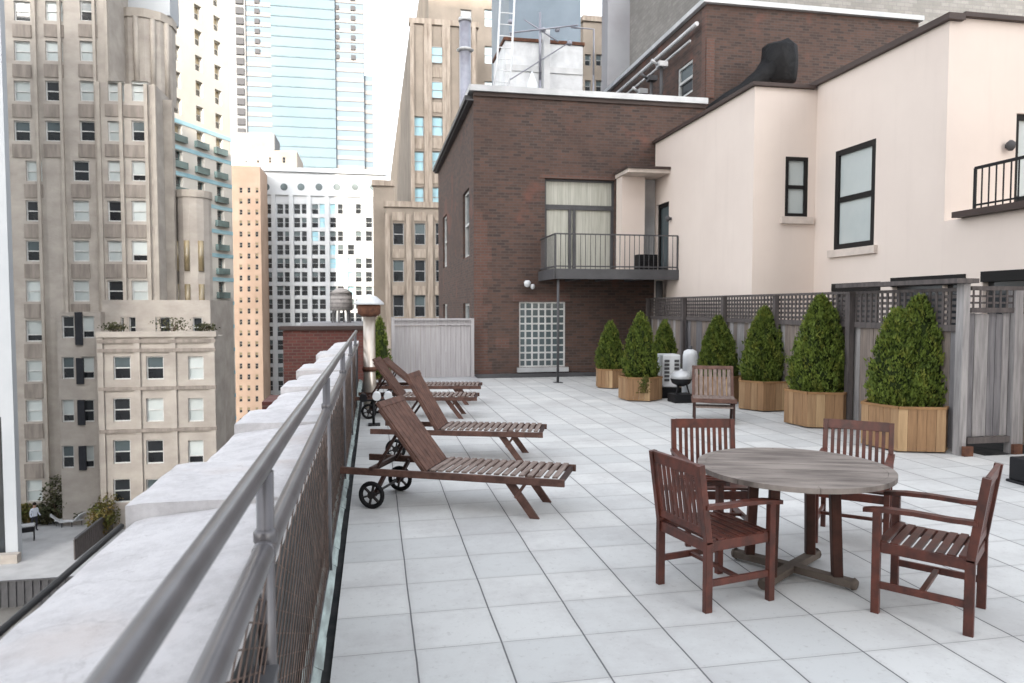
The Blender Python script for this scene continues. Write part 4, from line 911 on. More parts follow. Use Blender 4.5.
# person, small in the distance
pp = atZ(35, 531, ZL)
def skin_body(name, verts, edges, radii, mat, parent=None, loc=(0, 0, 0)):
    me = bpy.data.meshes.new(name); me.from_pydata(verts, edges, []); me.materials.append(M[mat])
    o = bpy.data.objects.new(name, me); COL.objects.link(o); o.location = loc
    if parent: o.parent = parent
    sk = o.modifiers.new('skin', 'SKIN'); 
    for v, r in zip(me.skin_vertices[0].data if me.skin_vertices else [], radii): v.radius = r if isinstance(r, tuple) else (r, r)
    return o
def person(loc, rz):
    V = [(0, 0, .95), (0, 0, 1.15), (0, 0, 1.38), (0, -.01, 1.5), (0, -.03, 1.6), (0, -.03, 1.72),
         (.1, 0, .9), (.11, -.03, .5), (.12, .03, .08), (.12, -.12, .04), (-.1, 0, .9), (-.12, .1, .5), (-.12, .22, .1), (-.12, .09, .05),
         (.2, 0, 1.40), (.27, .02, 1.12), (.26, -.15, .95), (.26, -.2, .86), (-.2, 0, 1.40), (-.27, .03, 1.12), (-.27, -.08, .9), (-.27, -.1, .8)]
    Eg = [(0, 1), (1, 2), (2, 3), (3, 4), (4, 5), (0, 6), (6, 7), (7, 8), (8, 9), (0, 10), (10, 11), (11, 12), (12, 13), (2, 14), (14, 15), (15, 16), (16, 17), (2, 18), (18, 19), (19, 20), (20, 21)]
    rad = [.14, .13, .15, .055, .085, .09, .09, .06, .045, .04, .09, .06, .045, .04, .06, .045, .035, .03, .06, .045, .035, .03]
    me = bpy.data.meshes.new('person'); bm = bmesh.new(); ly = bm.verts.layers.skin.verify(); vs = [bm.verts.new(v) for v in V]
    for a, b_ in Eg: bm.edges.new((vs[a], vs[b_]))
    for v, r in zip(vs, rad): v[ly].radius = (r, r)
    vs[0][ly].use_root = True
    bm.to_mesh(me); bm.free(); 
    m_ = bpy.data.materials.new('person_clothes'); t, n, l, b = nodes(m_); b.inputs['Roughness'].default_value = .8
    tc = n.new('ShaderNodeTexCoord'); sx = n.new('ShaderNodeSeparateXYZ'); l.new(tc.outputs['Object'], sx.inputs[0])
    c = mix(t, (.02, .02, .03), (.62, .66, .74), ramp(t, sx.outputs[2], .94, .96)); c = mix(t, c, (.45, .27, .2), ramp(t, sx.outputs[2], 1.47, 1.49)); l.new(c, b.inputs['Base Color'])
    me.materials.append(m_)
    o = bpy.data.objects.new('person', me); COL.objects.link(o); o.location = loc; o.rotation_euler = (0, 0, rz)
    o.modifiers.new('skin', 'SKIN'); sb = o.modifiers.new('sub', 'SUBSURF'); sb.levels = 2; sb.render_levels = 2
    tag(o, 'person in a pale blue-white shirt and dark trousers walking on the lower terrace', 'person')
    mb = MB(); mb.lathe(0, -.02, [(.05, 1.64), (.105, 1.68), (.105, 1.76), (.07, 1.82), (.02, 1.84)]); mb.build('hair', 'hair', o)
person((pp.x, pp.y, ZL + .0), R(60))
gp = atZ(20, 541, ZL)
g = thing('barbecue', 'small black barbecue with pale lid beside the white pillar below', 'barbecue', (gp.x + .4, gp.y, ZL), R(20))
mb = MB(); mb.box(-.4, -.25, .55, .4, .25, .85); mb.build('body', 'black', g, bevel=.03); mb = MB(); mb.box(-.42, -.26, .86, .42, .26, 1.0); mb.build('lid', 'coping', g, bevel=.05)
for x in (-.35, .35):
    for y in (-.2, .2): mb = MB(); mb.box(x - .03, y - .03, 0, x + .03, y + .03, .55); mb.build('leg', 'black', g)
lab = ['pale patio lounger left of its neighbour on the lower terrace', 'pale patio lounger tilted up near the bushes below']
proto = None
for i, (px, py) in enumerate(((60, 527), (80, 523))):
    q = atZ(px, py, ZL); q.y = min(q.y, 50.3)
    if proto is None:
        proto = thing('patio_lounger', lab[0], 'lounger', (q.x, q.y, ZL), R(20), 'pale loungers on the lower terrace')
        mb = MB(); mb.box(0, -.3, .32, 1.3, .3, .38); mb.build('seat', 'white_metal', proto); mb = MB(); mb.bar((0, 0, .36), (-.5, 0, .85), .6, .05, upv=(1, 0, 1)); mb.build('backrest', 'white_metal', proto)
        for x in (.1, 1.2):
            for y in (-.25, .25): mb = MB(); mb.box(x - .02, y - .02, 0, x + .02, y + .02, .32); mb.build('leg', 'dkgrey', proto)
    else: dup(proto, (q.x, q.y, ZL), R(160), lab[1])

# white pillar building at the extreme left
x1 = pxz(13, 400, 44)[0]
tw = thing('white_building', 'white rendered building corner at the extreme left edge', 'building', (x1 - 2, 44, ZL))
mb = MB(); mb.box(x1 - .62, 44, ZL, x1, 44.5, 23); rel(tw, mb).build('corner_pier', 'white_far', tw)
mb = MB(); mb.box(x1 - 8, 44.4, ZL, x1 - .63, 45, 23); rel(tw, mb).build('wall', 'white_far', tw)
mb = MB(); mb.box(x1 - 4, 44.3, ZL + .3, x1 - .8, 44.39, ZL + 8); rel(tw, mb).build('window', 'g_dark', tw)
mb = MB(); mb.box(x1 - 4, 43.4, ZL + .002, x1 + .2, 43.9, ZL + .5); rel(tw, mb).build('base_kerb', 'stone_left', tw)

# ============================================================ LEFT STONE APARTMENT BUILDING
def strips(root, Y0, a, cols, zt, zb, mat, name='pier', proud=.22, wpx=3):
    mb = MB()
    for px in cols: x = pxz(px, 300, Y0)[0]; w_ = wpx * Y0 / 720; mb.box(x - w_ / 2, Y0 - proud, zb, x + w_ / 2, Y0 - .003, zt)
    rel(root, mb).build(name, mat, root)
ST = ['blind', 'blind', 'half', 'mid', 'blind', 'dark']
rows_all = [491, 451, 411, 371, 331, 291, 251, 211, 171, 131, 91, 51, 11]
ox = pxz(4, 300, 52)[0]
winsA = px_windows(52, ox, [(34, 17), (81, 17)], [r for r in rows_all if r > 140], 21, ST, rng) + px_windows(52, ox, [(22, 17), (54, 18), (88, 17)], [r for r in rows_all if r < 140], 21, ST, rng)
A, fA, a, b_, zt = tower('stone_apartment_building', 'tall grey-beige stone apartment building filling the left edge, full height wing', 'building', 52, 4, 116, -60, 'stone_left', winsA, depth=8, zb=ZL)
strips(A, 52, a, [7, 43.7, 68, 102, 114], zt, ZL, 'stone_trim', 'pier', .22, 2.4)
mb = MB()
for r in rows_all:
    for px, wx in ((34, 19), (81, 19)) if r > 140 else ((22, 19), (54, 20), (88, 19)):
        x0, z0 = pxz(px - wx / 2, r + 13, 52); x1, z1 = pxz(px + wx / 2, r + 27, 52); mb.box(x0, 51.93, z1, x1, 51.997, z0)
rel(A, mb).build('spandrel', 'stone_spandrel', A)
oxB = pxz(100, 300, 51.5)[0]
winsB = px_windows(51.5, oxB, [(114, 17), (138, 17)], [r for r in rows_all if 85 < r < 320], 21, ST, rng)
Bt, fB, a, b_, ztB = tower('stone_apartment_building', 'middle stepped wing of the stone apartment building with paired windows', 'building', 51.5, 102, 161, 84, 'stone_left', winsB, depth=4.4, zb=ZL)
strips(Bt, 51.5, a, [104, 126, 151, 159], ztB, ZL, 'stone_trim', 'pier', .2, 3)
mb = MB()
for r in rows_all:
    if 85 < r < 320: x0, z0 = pxz(105, r + 13, 51.5); x1, z1 = pxz(147, r + 27, 51.5); mb.box(x0, 51.44, z1, x1, 51.497, z0)
rel(Bt, mb).build('spandrel', 'stone_spandrel', Bt)
# rounded stair turret above wing B
xs, zs = pxz(140, 22, 56); tu = thing('roof_turret', 'octagonal stone turret on top of the stepped apartment wing', 'turret', (xs, 57, ztB))
mb = MB(); rT = 26 / 720 * 56; P8 = [(rT * cos(2 * pi * k / 12 + .26), rT * sin(2 * pi * k / 12 + .26)) for k in range(12)]; mb.prism(P8, 0, zs - ztB); mb.build('wall', 'stone_left', tu)
mb = MB(); mb.prism([(x * 1.05, y * 1.05) for x, y in P8], zs - ztB + .003, zs - ztB + .6); mb.build('cornice', 'stone_trim', tu)
mb = MB()
for k in range(7, 11): a_ = 2 * pi * (k + .5) / 12 + .26; mb.tube([(rT * .99 * cos(a_), rT * .99 * sin(a_), 0), (rT * .99 * cos(a_), rT * .99 * sin(a_), zs - ztB)], .18, n=8)
mb.build('rib', 'stone_trim', tu)
mb = MB(); mb.box(-1.2, -1.0, zs - ztB + .6, 2.0, 1.5, zs - ztB + 6); mb.build('roof_room', 'white_far', tu)
# rounded bay D
xd, zd = pxz(188, 196, 53); bay = thing('stone_apartment_building', 'rounded corner bay of the stone apartment building with tall narrow glazing', 'building', (xd, 54.5, ZL))
mb = MB(); rD = 16 / 720 * 53
P16 = [(rD * cos(2 * pi * k / 16), rD * sin(2 * pi * k / 16)) for k in range(16)]; mb.prism(P16, 0, zd - ZL); mb.build('wall', 'stone_left', bay)
mb = MB()
for k in (9, 11, 13): 
    a_ = 2 * pi * (k + .5) / 16; 
    for j in range(6): z = zd - ZL - 3 - j * 3.0; mb.tube([(rD * .985 * cos(a_), rD * .985 * sin(a_), z - 2.1), (rD * .985 * cos(a_), rD * .985 * sin(a_), z)], .2, n=6)
mb.build('glazing', 'g_gold', bay)  # gold colour stands in for sun reflected in the bay
mb = MB(); mb.prism([(x * 1.07, y * 1.07) for x, y in P16], zd - ZL + .003, zd - ZL + .5); mb.build('cornice', 'stone_trim', bay)
mb = MB(); x0 = pxz(165, 300, 53)[0]; x1 = pxz(176, 300, 53)[0]; mb.box(x0, 53.0, ZL, x1, 53.5, pxz(170, 100, 53)[1]); rel(bay, mb).build('link_wall', 'stone_trim', bay)
# lower front wing E
oxE = pxz(95, 300, 49)[0]
winsE = px_windows(49, oxE, [(120, 18), (153, 18), (194, 16)], [491, 452, 410, 368], 23, ST, rng)
Ew, fE, a, b_, ztE = tower('stone_apartment_building', 'low front wing of the stone apartment building with roof terrace plants', 'building', 49, 97, 214, 337, 'stone_left', winsE, depth=3, zb=ZL)
strips(Ew, 49, a, [99, 136, 172, 211], ztE, ZL, 'stone_left', 'pier', .12, 5)
mb = MB()
for yy in (341, 350, 388, 430): z0 = pxz(150, yy, 49)[1]; mb.box(a - .02, 48.86, z0 - .12, b_ + .05, 48.997 if False else 48.995, z0 + .1)
rel(Ew, mb).build('string_course', 'stone_spandrel', Ew)
mb = MB(); mb.box(a - .1, 48.8, ztE + .003, b_ + .12, 49.5, ztE + .35); rel(Ew, mb).build('parapet', 'stone_left', Ew)
oxF = pxz(55, 300, 50.5)[0]; winsF = px_windows(50.5, oxF, [(67, 13), (87, 13)], [491 - 34, 411, 368, 327], 22, ['dark', 'mid', 'dark', 'half'], rng)
Fw, fF, a, b_, ztF = tower('stone_apartment_building', 'narrow projecting bay of the stone building with paired dark windows', 'building', 50.5, 56, 100, 312, 'stone_left', winsF, depth=1.4, zb=ZL)
mb = MB(); x0 = pxz(75, 300, 50.5)[0]
for (aa, bb) in ((312, 345), (358, 384), (400, 425), (446, 470)): mb.box(x0, 50.35, pxz(77, bb, 50.5)[1], x0 + .42, 50.497, pxz(77, aa, 50.5)[1])
rel(Fw, mb).build('shutter', 'balc_dark', Fw)
rp = random.Random(8)
for i, (px, pn) in enumerate(((115, 'leftmost'), (173, 'middle'), (206, 'rightmost'))):
    p = atY(px, 335, 49.4); s_ = rp.uniform(.6, 1.1)
    leafy('terrace_plant', pn + ' clump of small dark plants on the roof edge of the low stone wing', 'plant', (p.x, 49.3, ztE + .3), 1.1 * s_, .3, .45 * s_, 260, 'leaf_far', .09, 'plants on the roof edge of the low stone wing', 40 + i)
for px, py in ((114, 327), (127, 327), (162, 325), (196, 325)):
    pass
winsG = px_windows(52.2, pxz(100, 300, 52.2)[0], [(122, 7), (130, 7), (160, 15), (194, 10)], [327], 20, ['dark', 'dark'], rng)
Gw, fG, a, b_, ztG = tower('stone_apartment_building', 'recessed penthouse storey above the low stone wing', 'building', 52.25 - 1.0, 102, 210, 300, 'stone_left', winsG, depth=8, zb=ZL)

# ============================================================ WHITE CONDO TOWER
Yc = 90; p0 = atY(150, 300, Yc); p1 = atY(234, 300, 104)
ang = math.degrees(math.atan2(p1.y - p0.y, p1.x - p0.x)); wid = (p1 - p0).length
ct = thing('condo_tower', 'white high-rise with columns of deep balconies, sunlit at the top and teal glazed below', 'building', (p0.x, p0.y, ZB))
fc_ = Fac(p0.x, p0.y, ang); mb = MB(); ops = []; cw = wid / 6.2
zt = 62
for ci, u in enumerate((wid * .34, wid * .60, wid * .84)):
    for k in range(26):
        z = -22 + k * 3.15 - (u * .0); ops.append((u - cw * .27, u + cw * .27, z, z + 1.9))
wall_sheet(mb, fc_, 0, wid, ZB, zt, ops, .6)
mb.quad([fc_.P(0, -.62, ZB), fc_.P(wid, -.62, ZB), fc_.P(wid, -.62, zt), fc_.P(0, -.62, zt)])
mb.quad([fc_.P(wid, 0, ZB), fc_.P(wid, -18, ZB), fc_.P(wid, -18, zt), fc_.P(wid, 0, zt)]); mb.quad([fc_.P(0, 0, ZB), fc_.P(0, -18, ZB), fc_.P(0, -18, zt), fc_.P(0, 0, zt)])
rel(ct, mb).build('wall', 'white_condo', ct)
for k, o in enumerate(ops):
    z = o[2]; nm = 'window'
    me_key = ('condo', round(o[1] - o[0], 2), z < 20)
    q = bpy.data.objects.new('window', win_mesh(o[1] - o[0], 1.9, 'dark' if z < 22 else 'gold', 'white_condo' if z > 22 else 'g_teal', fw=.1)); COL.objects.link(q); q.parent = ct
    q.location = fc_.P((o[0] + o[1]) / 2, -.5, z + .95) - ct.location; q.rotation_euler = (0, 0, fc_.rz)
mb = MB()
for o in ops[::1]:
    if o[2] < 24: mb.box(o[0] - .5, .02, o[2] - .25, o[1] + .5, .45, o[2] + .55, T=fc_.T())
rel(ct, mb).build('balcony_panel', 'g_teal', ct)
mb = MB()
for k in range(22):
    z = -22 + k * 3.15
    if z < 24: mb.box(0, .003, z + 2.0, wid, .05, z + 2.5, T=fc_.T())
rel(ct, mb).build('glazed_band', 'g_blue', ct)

# ============================================================ ORANGE TOWER / CREAM BLOCK
ox = pxz(228, 300, 150)[0]
wins = px_windows(150, ox, [(238, 3.2), (246, 3.2), (254, 3.2)], [190 + 11 * k for k in range(22)], 5.5, ['dark', 'gold'], rng)
tower('orange_tower', 'slim sunlit orange brick tower with small dark windows', 'building', 150, 231, 262, 166, 'orange_far', wins, depth=15, frame='pale_far', reveal=.25)
ox = pxz(236, 300, 175)[0]
wins = px_windows(175, ox, [(246, 3), (258, 3), (270, 3), (284, 3)], [160, 171], 6, ['dark', 'mid'], rng)
tower('cream_building', 'cream roof-top block stepping up behind the white office building', 'building', 175, 236, 299, 150, 'pale_far', wins, depth=15, frame='pale_far')
tower('grey_building', 'grey louvred plant block on top of the cream roof-top block', 'building', 176, 238, 277, 133, 'pale_strip', [], depth=10)
# white gridded office building
ox = pxz(256, 300, 160)[0]; wins = []
for k, cx in enumerate((266, 284, 301, 319, 337, 355, 373)):
    for cc in (cx - 3.9, cx + 3.9): wins += px_windows(160, ox, [(cc, 6.6)], [209 + 13.6 * j for j in range(7)], 10.2, ['dark', 'dark', 'mid'] if k < 3 else ['mid', 'blue', 'dark'], rng)
for k, cx in enumerate((266, 284, 301, 319, 337, 355, 373)):
    for cc in (cx - 3.9, cx + 3.9): wins += px_windows(160, ox, [(cc, 6.6)], [209 + 13.6 * j for j in range(7, 18)], 10.2, ['dark', 'dark', 'mid'], rng)
wo, fo, a, b_, zt = tower('office_building', 'white office building with a regular grid of paired windows', 'building', 160, 256, 386, 173, 'white_far', wins, depth=25, frame='white_far', reveal=.4)
mb = MB(); mb.box(a - .5, 159.4, zt + .003, b_ + .5, 161, zt + .9)
for yy in (198, 288): z = pxz(320, yy - 3, 160)[1]; mb.box(a - .1, 159.6, z - .25, b_ + .1, 159.995, z + .25)
rel(wo, mb).build('cornice', 'white_far', wo)
mb = MB()
for cx in (266, 284, 301, 319, 337, 355, 373):
    x, z = pxz(cx, 187, 160); mb.tube([(x, 160.2, z), (x, 159.93, z)], .75, n=16, sm=False)
rel(wo, mb).build('round_window', 'g_mid', wo)
mb = MB()
for cx in (257.5, 275, 292.5, 310, 328, 346, 364, 384): x = pxz(cx, 300, 160)[0]; mb.box(x - .45, 159.62, ZB, x + .45, 159.99, zt - 4)
rel(wo, mb).build('pier', 'white_far', wo)
mb = MB(); x0, z0 = pxz(342, 172, 165); x1 = pxz(382, 172, 165)[0]; mb.box(x0, 165, zt + .01, x1, 170, zt + 1.2); rel(wo, mb).build('roof_room', 'balc_dark', wo)

# ============================================================ GLASS TOWER
Yg = 300
gt = thing('glass_tower', 'very tall pale blue glass tower rising above the white office building', 'building', (pxz(307, 300, Yg)[0], Yg, ZB))
def gx(px): return pxz(px, 300, Yg)[0]
ZT = 150
def slab(name, mat, px0, px1, ytop, dy, depth=25, z0=ZB):
    mb = MB(); zt_ = ZT if ytop is None else pxz((px0 + px1) / 2, ytop, Yg)[1]; mb.box(gx(px0), Yg + dy, z0, gx(px1), Yg + dy + depth, zt_); return rel(gt, mb).build(name, mat, gt), zt_
slab('core_wall', 'glass_tower', 275, 338, None, 0)
slab('left_wing', 'glass_tower', 250, 274.8, None, 2)
slab('balcony_strip_wall', 'pale_strip', 239, 249.8, None, 1)
slab('right_wing', 'glass_tower', 338.2, 366, None, 2)
slab('outer_wing', 'glass_tower', 366.2, 375, 72, 5)
fl_h = (9.3 / 720) * Yg
def bands(name, mat, px0, px1, dy, th, ya=None, step=1, off=0, ytop=0):
    mb = MB(); k = 0; z = -20 + off; zmax = pxz(300, ytop, Yg)[1] if ytop else ZT
    while z < zmax - 1: mb.box(gx(px0), Yg + dy - .25, z, gx(px1), Yg + dy - .01, z + th); z += fl_h * step
    o = rel(gt, mb).build(name, mat, gt); return o
bands('floor_band', 'glass_line', 275, 338, 0, .45); bands('floor_band', 'band', 250.2, 274.6, 2, 1.6); bands('floor_band', 'band', 338.4, 366, 2, 1.5); bands('floor_band', 'band', 366.4, 374.8, 5, 1.6, ytop=72)
mb = MB(); z = -20
while z < ZT: mb.box(gx(240.5), Yg + .3, z, gx(248), Yg + .99, z + 2.5); z += fl_h
rel(gt, mb).build('balcony', 'balc_dark', gt)
mb = MB(); z = pxz(300, 55, Yg)[1]
while z < ZT:
    mb.box(gx(353.5), Yg + 1.3, z, gx(358), Yg + 1.7, z + 1.8); mb.box(gx(258.5), Yg + 1.3, z, gx(263.5), Yg + 1.7, z + 1.8); mb.box(gx(339), Yg + 1.3, z, gx(342), Yg + 1.7, z + 1.6); z += fl_h
rel(gt, mb).build('balcony', 'balc_dark', gt)

# ============================================================ TAN ART DECO BUILDING
def deco_block(label, Y0, px0, px1, ytop, cols, rows, depth, styles, x1=None, hpx=20):
    ox_ = pxz(px0, 300, Y0)[0]; wins = px_windows(Y0, ox_, cols, rows, hpx, styles, rng)
    r0, f0, a, b_, zt = tower('art_deco_building', label, 'building', Y0, px0, px1, ytop, 'deco', wins, depth=depth, reveal=.35, frame='frame_g', x1=x1)
    mb = MB(); mb.box(a - .12, Y0 - .2, zt + .003, b_ + .12, Y0 + .8, zt + .5); rel(r0, mb).build('parapet', 'deco_trim', r0); return r0, a, b_, zt
rowsD = [126, 161, 197, 234, 271, 306]
r0, a, b_, zt = deco_block('tan art deco building, main shaft with a terracotta crown right of the sky gap', 68, 412, 478, 26, [(437, 13), (417.5, 13)], rowsD, 78, ['blue', 'blue', 'blue', 'mid', 'dark', 'bluehalf'][:3])
mb = MB()
for px in (408 + 5.5, 427, 431, 445, 449, 462, 474):
    x = pxz(px, 300, 68)[0]; mb.box(x - .18, 67.72, ZB, x + .18, 67.995, zt)
rel(r0, mb).build('rib', 'deco_trim', r0)
mb = MB()
for yy in rowsD + [55, 90]:
    for px in ((437, 417.5) if yy > 100 else (437,)):
        x0, z0 = pxz(px - 6.5, yy + 12, 68); x1_, z1 = pxz(px + 6.5, yy + 23, 68); mb.box(x0, 67.93, z1, x1_, 67.995, z0)
x0, z0 = pxz(412, 96, 68); x1_, z1 = pxz(426, 112, 68)
rel(r0, mb).build('spandrel', 'deco_trim', r0)
put_windows(r0, Fac(a, 67.9, 0), [(*w_[:4], 'blue') for w_ in px_windows(67.9, a, [(437, 12)], [55, 90], 17, ['blue'], rng)], .05, 'frame_g')
r1, a, b_, zt = deco_block('upper tower of the tan art deco building set back behind its crown', 73, 430, 512, -60, [(466, 11), (490, 11)], [55, 90, 18], 40, ['blue', 'mid'], hpx=18)
r2, a, b_, zt = deco_block('lower left wing of the tan art deco building beside the white offices', 66, 374, 394, 186, [], [], 10, ['mid'])
r3, a, b_, zt = deco_block('lower front wing of the tan art deco building with tall grey framed windows', 64, 386, 474, 208, [(398.5, 11), (420, 11), (441, 11), (462, 11)], [234, 271, 306], 3, ['dark', 'mid', 'dark'], hpx=22)
mb = MB()
for px in (388, 409, 430.5, 452): x = pxz(px, 300, 64)[0]; mb.box(x - .22, 63.75, ZB, x + .22, 63.995, zt - .6)
rel(r3, mb).build('rib', 'deco_trim', r3)
mb = MB()
for yy in (215, 252, 289):
    for px in (398.5, 420, 441, 462): x0, z0 = pxz(px - 6, yy - 3, 64); x1_, z1 = pxz(px + 6, yy + 6, 64); mb.box(x0, 63.9, z1, x1_, 63.995, z0)
rel(r3, mb).build('spandrel', 'deco_trim', r3)
deco_block('tan brick building with window pairs glimpsed behind the white roof plant', 66, 582, 607, 22, [(588, 6), (599, 6)], [60, 86], 12, ['mid', 'blue'], hpx=12)
# grey building right, light stone building far right
g_, fg_, a, b_, zt = tower('grey_building', 'plain grey high-rise wall behind the brick building roof', 'building', 55, 606, 700, -60, 'grey_far', [], depth=1.5)
mb = MB()
for px in (642, 647, 662, 668): x = pxz(px, 50, 54.6)[0]; mb.box(x - .35, 54.7, 12, x + .35, 54.98, 70)
rel(g_, mb).build('glazed_strip', 'g_blue', g_)
tower('stone_building', 'light grey masonry building above the peach building at top right', 'building', 42, 700, 1250, -80, 'lt_stone', [], depth=15)
tb2, f_, a, b_, zt = tower('low_roof_block', 'dark low roof block carrying the timber water tank', 'building', 97, 300, 400, 323, 'grey_far', [], depth=12)
# water tank
p = atY(341, 322, 98); wt = thing('water_tank', 'grey timber rooftop water tank with conical lid on legs', 'water tank', (p.x, 99.5, zt))
k = 98 / 720; mb = MB(); mb.lathe(0, 0, [(11 * k, 12 * k), (10.6 * k, 29 * k)], n=24); mb.build('tank', 'balc_dark' if False else 'wood_grey', wt)
mb = MB(); mb.lathe(0, 0, [(11.6 * k, 29 * k), (5 * k, 33.5 * k), (.5 * k, 34.5 * k)], n=24); mb.build('lid', 'wood_grey', wt)
mb = MB(); 
for z in (15, 19, 23, 27): mb.lathe(0, 0, [(11.15 * k, z * k), (11.15 * k, (z + .5) * k)], n=24)
mb.build('hoop', 'dkgrey', wt)
for a_ in range(6): mb = MB(); c_, s_ = cos(a_ * pi / 3 + .3), sin(a_ * pi / 3 + .3); mb.bar((9 * k * c_, 9 * k * s_, 0), (8 * k * c_, 8 * k * s_, 12 * k), .25, .25, upv=(0, 1, 0)); mb.build('leg', 'dkgrey', wt)

# ============================================================ ROOF PLANT ON THE BRICK BUILDING
ZR = 7.16
def rbox(name, label, cat, px0, px1, ytop, Y0, dep, mat, extra=None):
    x0, _ = pxz(px0, 60, Y0); x1_, zt_ = pxz(px1, ytop, Y0); o = thing(name, label, cat, ((x0 + x1_) / 2, Y0, ZR)); w_ = (x1_ - x0) / 2
    mb = MB(); mb.box(-w_, 0, 0, w_, dep, zt_ - ZR); mb.build('body', mat, o, bevel=.01); return o, w_, zt_ - ZR
o, w_, h = rbox('roof_unit', 'white sheet metal roof unit with rusty rim on the brick building', 'roof unit', 505, 583, 46, 23, 2.2, 'white_metal')
mb = MB(); mb.box(-w_ - .05, -.05, h + .002, w_ + .05, 2.2, h + .1); mb.build('lid', 'rust', o); mb = MB(); mb.box(-w_ * .98, -.04, h * .7, w_ * .98, -.002, h * .76); mb.build('seam', 'coping', o)
mb = MB(); mb.box(-.1, -.35, -.0, .1, -.05, h * 1.1); mb.build('riser_duct', 'coping', o)
o, w_, h = rbox('water_tank', 'large blue-grey metal tank behind the white roof unit', 'tank', 509, 581, -40, 27, 4, 'bluegrey')
mb = MB()
for z in (1.2, 2.6, 4.0): mb.box(-w_ - .04, -.05, z, w_ + .04, -.002, z + .08)
mb.build('flange', 'coping', o)
# tall lilac flue
p = atY(465, 88, 22); fl2 = thing('flue_pipe', 'tall galvanised flue rising behind the left roof corner of the brick building', 'vent pipe', (p.x, 41.5, -2))
x, z = pxz(465, 22, 41.5); fl2.location.x = x; mb = MB(); mb.lathe(0, 0, [(.33, 0), (.33, z + 2)], n=20); mb.build('pipe', 'lilac', fl2)
mb = MB(); mb.lathe(0, 0, [(.37, z + 2), (.37, z + 2.2)], n=20); zz = pxz(465, 52, 41.5)[1] + 2; mb.lathe(0, 0, [(.36, zz), (.5, zz + .1), (.36, zz + .2)], n=20); mb.build('collar', 'coping', fl2)
# roof ladder and pipework
ld_ = thing('roof_ladder', 'white access ladder with hooped rails left of the roof plant', 'ladder', (pxz(497, 70, 21)[0], 21, ZR))
for s_ in (0, .42):
    mb = MB(); mb.tube([(s_ - .3, .0, 0), (s_, .0, 1.6), (s_ + .1, 0, 3.6)], .03, n=8); mb.build('rail', 'white_metal', ld_)
mb = MB()
for i in range(10): z = .2 + i * .33; x = -.3 + (.3 * z / 1.6 if z < 1.6 else .3 + .05 * (z - 1.6)); mb.bar((x, 0, z), (x + .42, 0, z), .025, .025)
mb.build('rungs', 'white_metal', ld_)
pw = thing('roof_pipework', 'horizontal grey pipes and valves standing over the white roof unit', 'pipework', (pxz(540, 70, 22.4)[0], 22.4, ZR))
mb = MB(); mb.tube([(0, 0, 0), (0, 0, 2.0)], .04, n=8); mb.tube([(1.75, 0, 0), (1.75, 0, 2.0)], .03, n=8); mb.tube([(-1.0, 0, 1.7), (-.9, 0, 1.75), (.9, 0, 1.2)], .03, n=8); mb.tube([(-1.0, -.1, 1.35), (1.2, -.1, 1.75)], .028, n=8); mb.tube([(-.5, .05, 1.85), (.6, .05, 1.25)], .025, n=8); mb.tube([(0, 0, 0), (0, 0, 2.1)], .04, n=8); mb.tube([(1.0, 0, 1.7), (1.75, 0, 1.7), (1.75, 0, 0)], .03, n=8)
for x, z in ((-.95, 1.72), (-.9, 1.33), (.55, 1.6), (.95, 1.2), (.1, 1.55)): mb.lathe(x, -.02, [(.03, z - .08), (.08, z - .05), (.08, z + .05), (.03, z + .08)], n=10)
mb.v = [(x, y, z + (1.75 if i_ > 47 else 0)) for i_, (x, y, z) in enumerate(mb.v)]; mb.build('pipes', 'lilac', pw)
vr = thing('roof_vent', 'small white conical vents on the front roof edge of the brick building', 'vent', (pxz(532, 80, 18.6)[0], 18.6, 7.3))
mb = MB(); mb.lathe(0, 0, [(.16, 0), (.16, .25), (.05, .5), (.02, .62)], n=12); mb.build('cowl', 'white_metal', vr)
# goods along the base of the upper block's left roof edge
rc = random.Random(31)
for i in range(5):
    p = atX(640 + i * 9, 76 - i * 8, 8.1); o = thing('roof_fan', ['round grey extractor fan low on the roof slope of pipes, lowest of five', 'grey extractor fan second from the bottom along the brick side wall', 'grey extractor fan in the middle of the row by the brick side wall', 'grey extractor fan fourth up the row by the brick side wall', 'grey extractor fan topmost by the corner of the taller brick block'][i], 'roof fan', (8.05, 22.5 - i * .75, ZR), group='extractor fans beside the taller brick block')
    h = .75 + i * .16
    mb = MB(); mb.tube([(0, 0, 0), (0, 0, h)], .05, n=8); mb.build('mast', 'dkgrey', o); mb = MB(); mb.box(-.13, -.16, h, .13, .1, h + .14); mb.tube([(-.13, 0, h + .07), (-.3, 0, h + .2)], .04, n=8); mb.build('fan_hood', 'dkgrey' if i % 2 else 'coping', o)
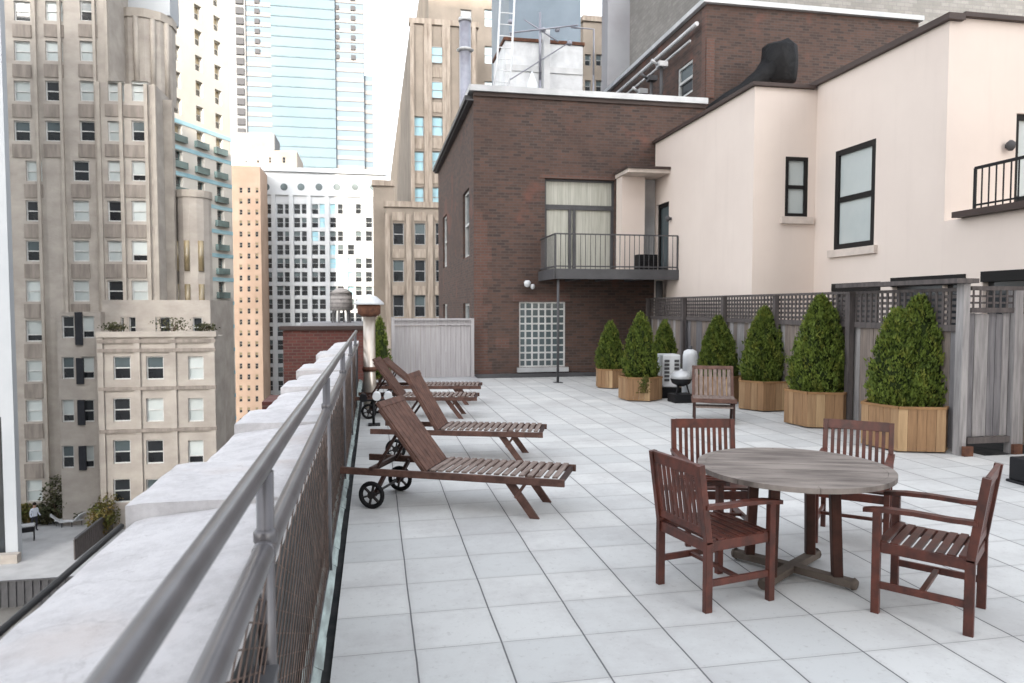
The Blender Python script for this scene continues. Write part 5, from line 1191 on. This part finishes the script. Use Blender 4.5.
# black wrapped duct
bd = thing('wrapped_duct', 'black plastic wrapped ventilation hood and duct against the upper brick wall', 'duct', tuple(atY(778, 62, 17.0) - Vector((.2, 0, 1.6))))
mb = MB(); r_ = random.Random(6)
def blob(pts, n=16):
    k0 = len(mb.v); mb.tube(pts[0], pts[1], n=n)
    for i in range(k0, len(mb.v)): x, y, z = mb.v[i]; mb.v[i] = (x + r_.uniform(-.03, .03), y + r_.uniform(-.03, .03), z + r_.uniform(-.03, .03))
blob(([(.25, 0, 1.05), (.25, 0, 1.12), (.24, 0, 1.5), (.22, 0, 1.95), (.2, 0, 2.08)], [.36, .43, .47, .42, .3]), 9); mb.build('hood', 'plastic_k', bd)
mb = MB(); blob(([(.0, 0, 1.4), (-.3, .02, 1.15), (-.7, .05, .85), (-1.1, .1, .62), (-1.6, .1, .3)], [.34, .24, .2, .16, .14]), 12); mb.build('duct', 'plastic_k', bd)

# ------------------------------------------------------------------ every repeated trim piece becomes a part of its own
def explode(o):
    me = o.data; n = len(me.vertices); par_ = list(range(n))
    def fd(a):
        while par_[a] != a: par_[a] = par_[par_[a]]; a = par_[a]
        return a
    for p in me.polygons:
        r0_ = fd(p.vertices[0])
        for v in p.vertices[1:]: par_[fd(v)] = r0_
    isl = {}
    for p in me.polygons: isl.setdefault(fd(p.vertices[0]), []).append(p)
    if len(isl) < 2 or len(isl) > 95: return
    for ps in isl.values():
        mp = {}; mb = MB()
        for p in ps:
            f = []
            for v in p.vertices:
                if v not in mp: mp[v] = len(mb.v); mb.v.append(tuple(me.vertices[v].co))
                f.append(mp[v])
            mb.f.append(tuple(f)); mb.mi.append(p.material_index); mb.sm.append(p.use_smooth)
        q = bpy.data.objects.new(o.name.split('.')[0], mb.mesh(o.name.split('.')[0], list(me.materials))); COL.objects.link(q)
        q.parent = o.parent; q.matrix_local = o.matrix_local
    bpy.data.objects.remove(o)
NAMES = {'spandrel', 'brick_trim', 'balcony_panel', 'clamp', 'shutter', 'round_window', 'rib', 'pier', 'collar', 'glazing', 'floor_band', 'balcony', 'glazed_band', 'glazed_strip', 'string_course', 'quoin', 'roof_pipe', 'hoop', 'flange', 'rungs'}
for o in [q for q in COL.objects if q.type == 'MESH' and q.parent and q.name.split('.')[0] in NAMES]: explode(o)
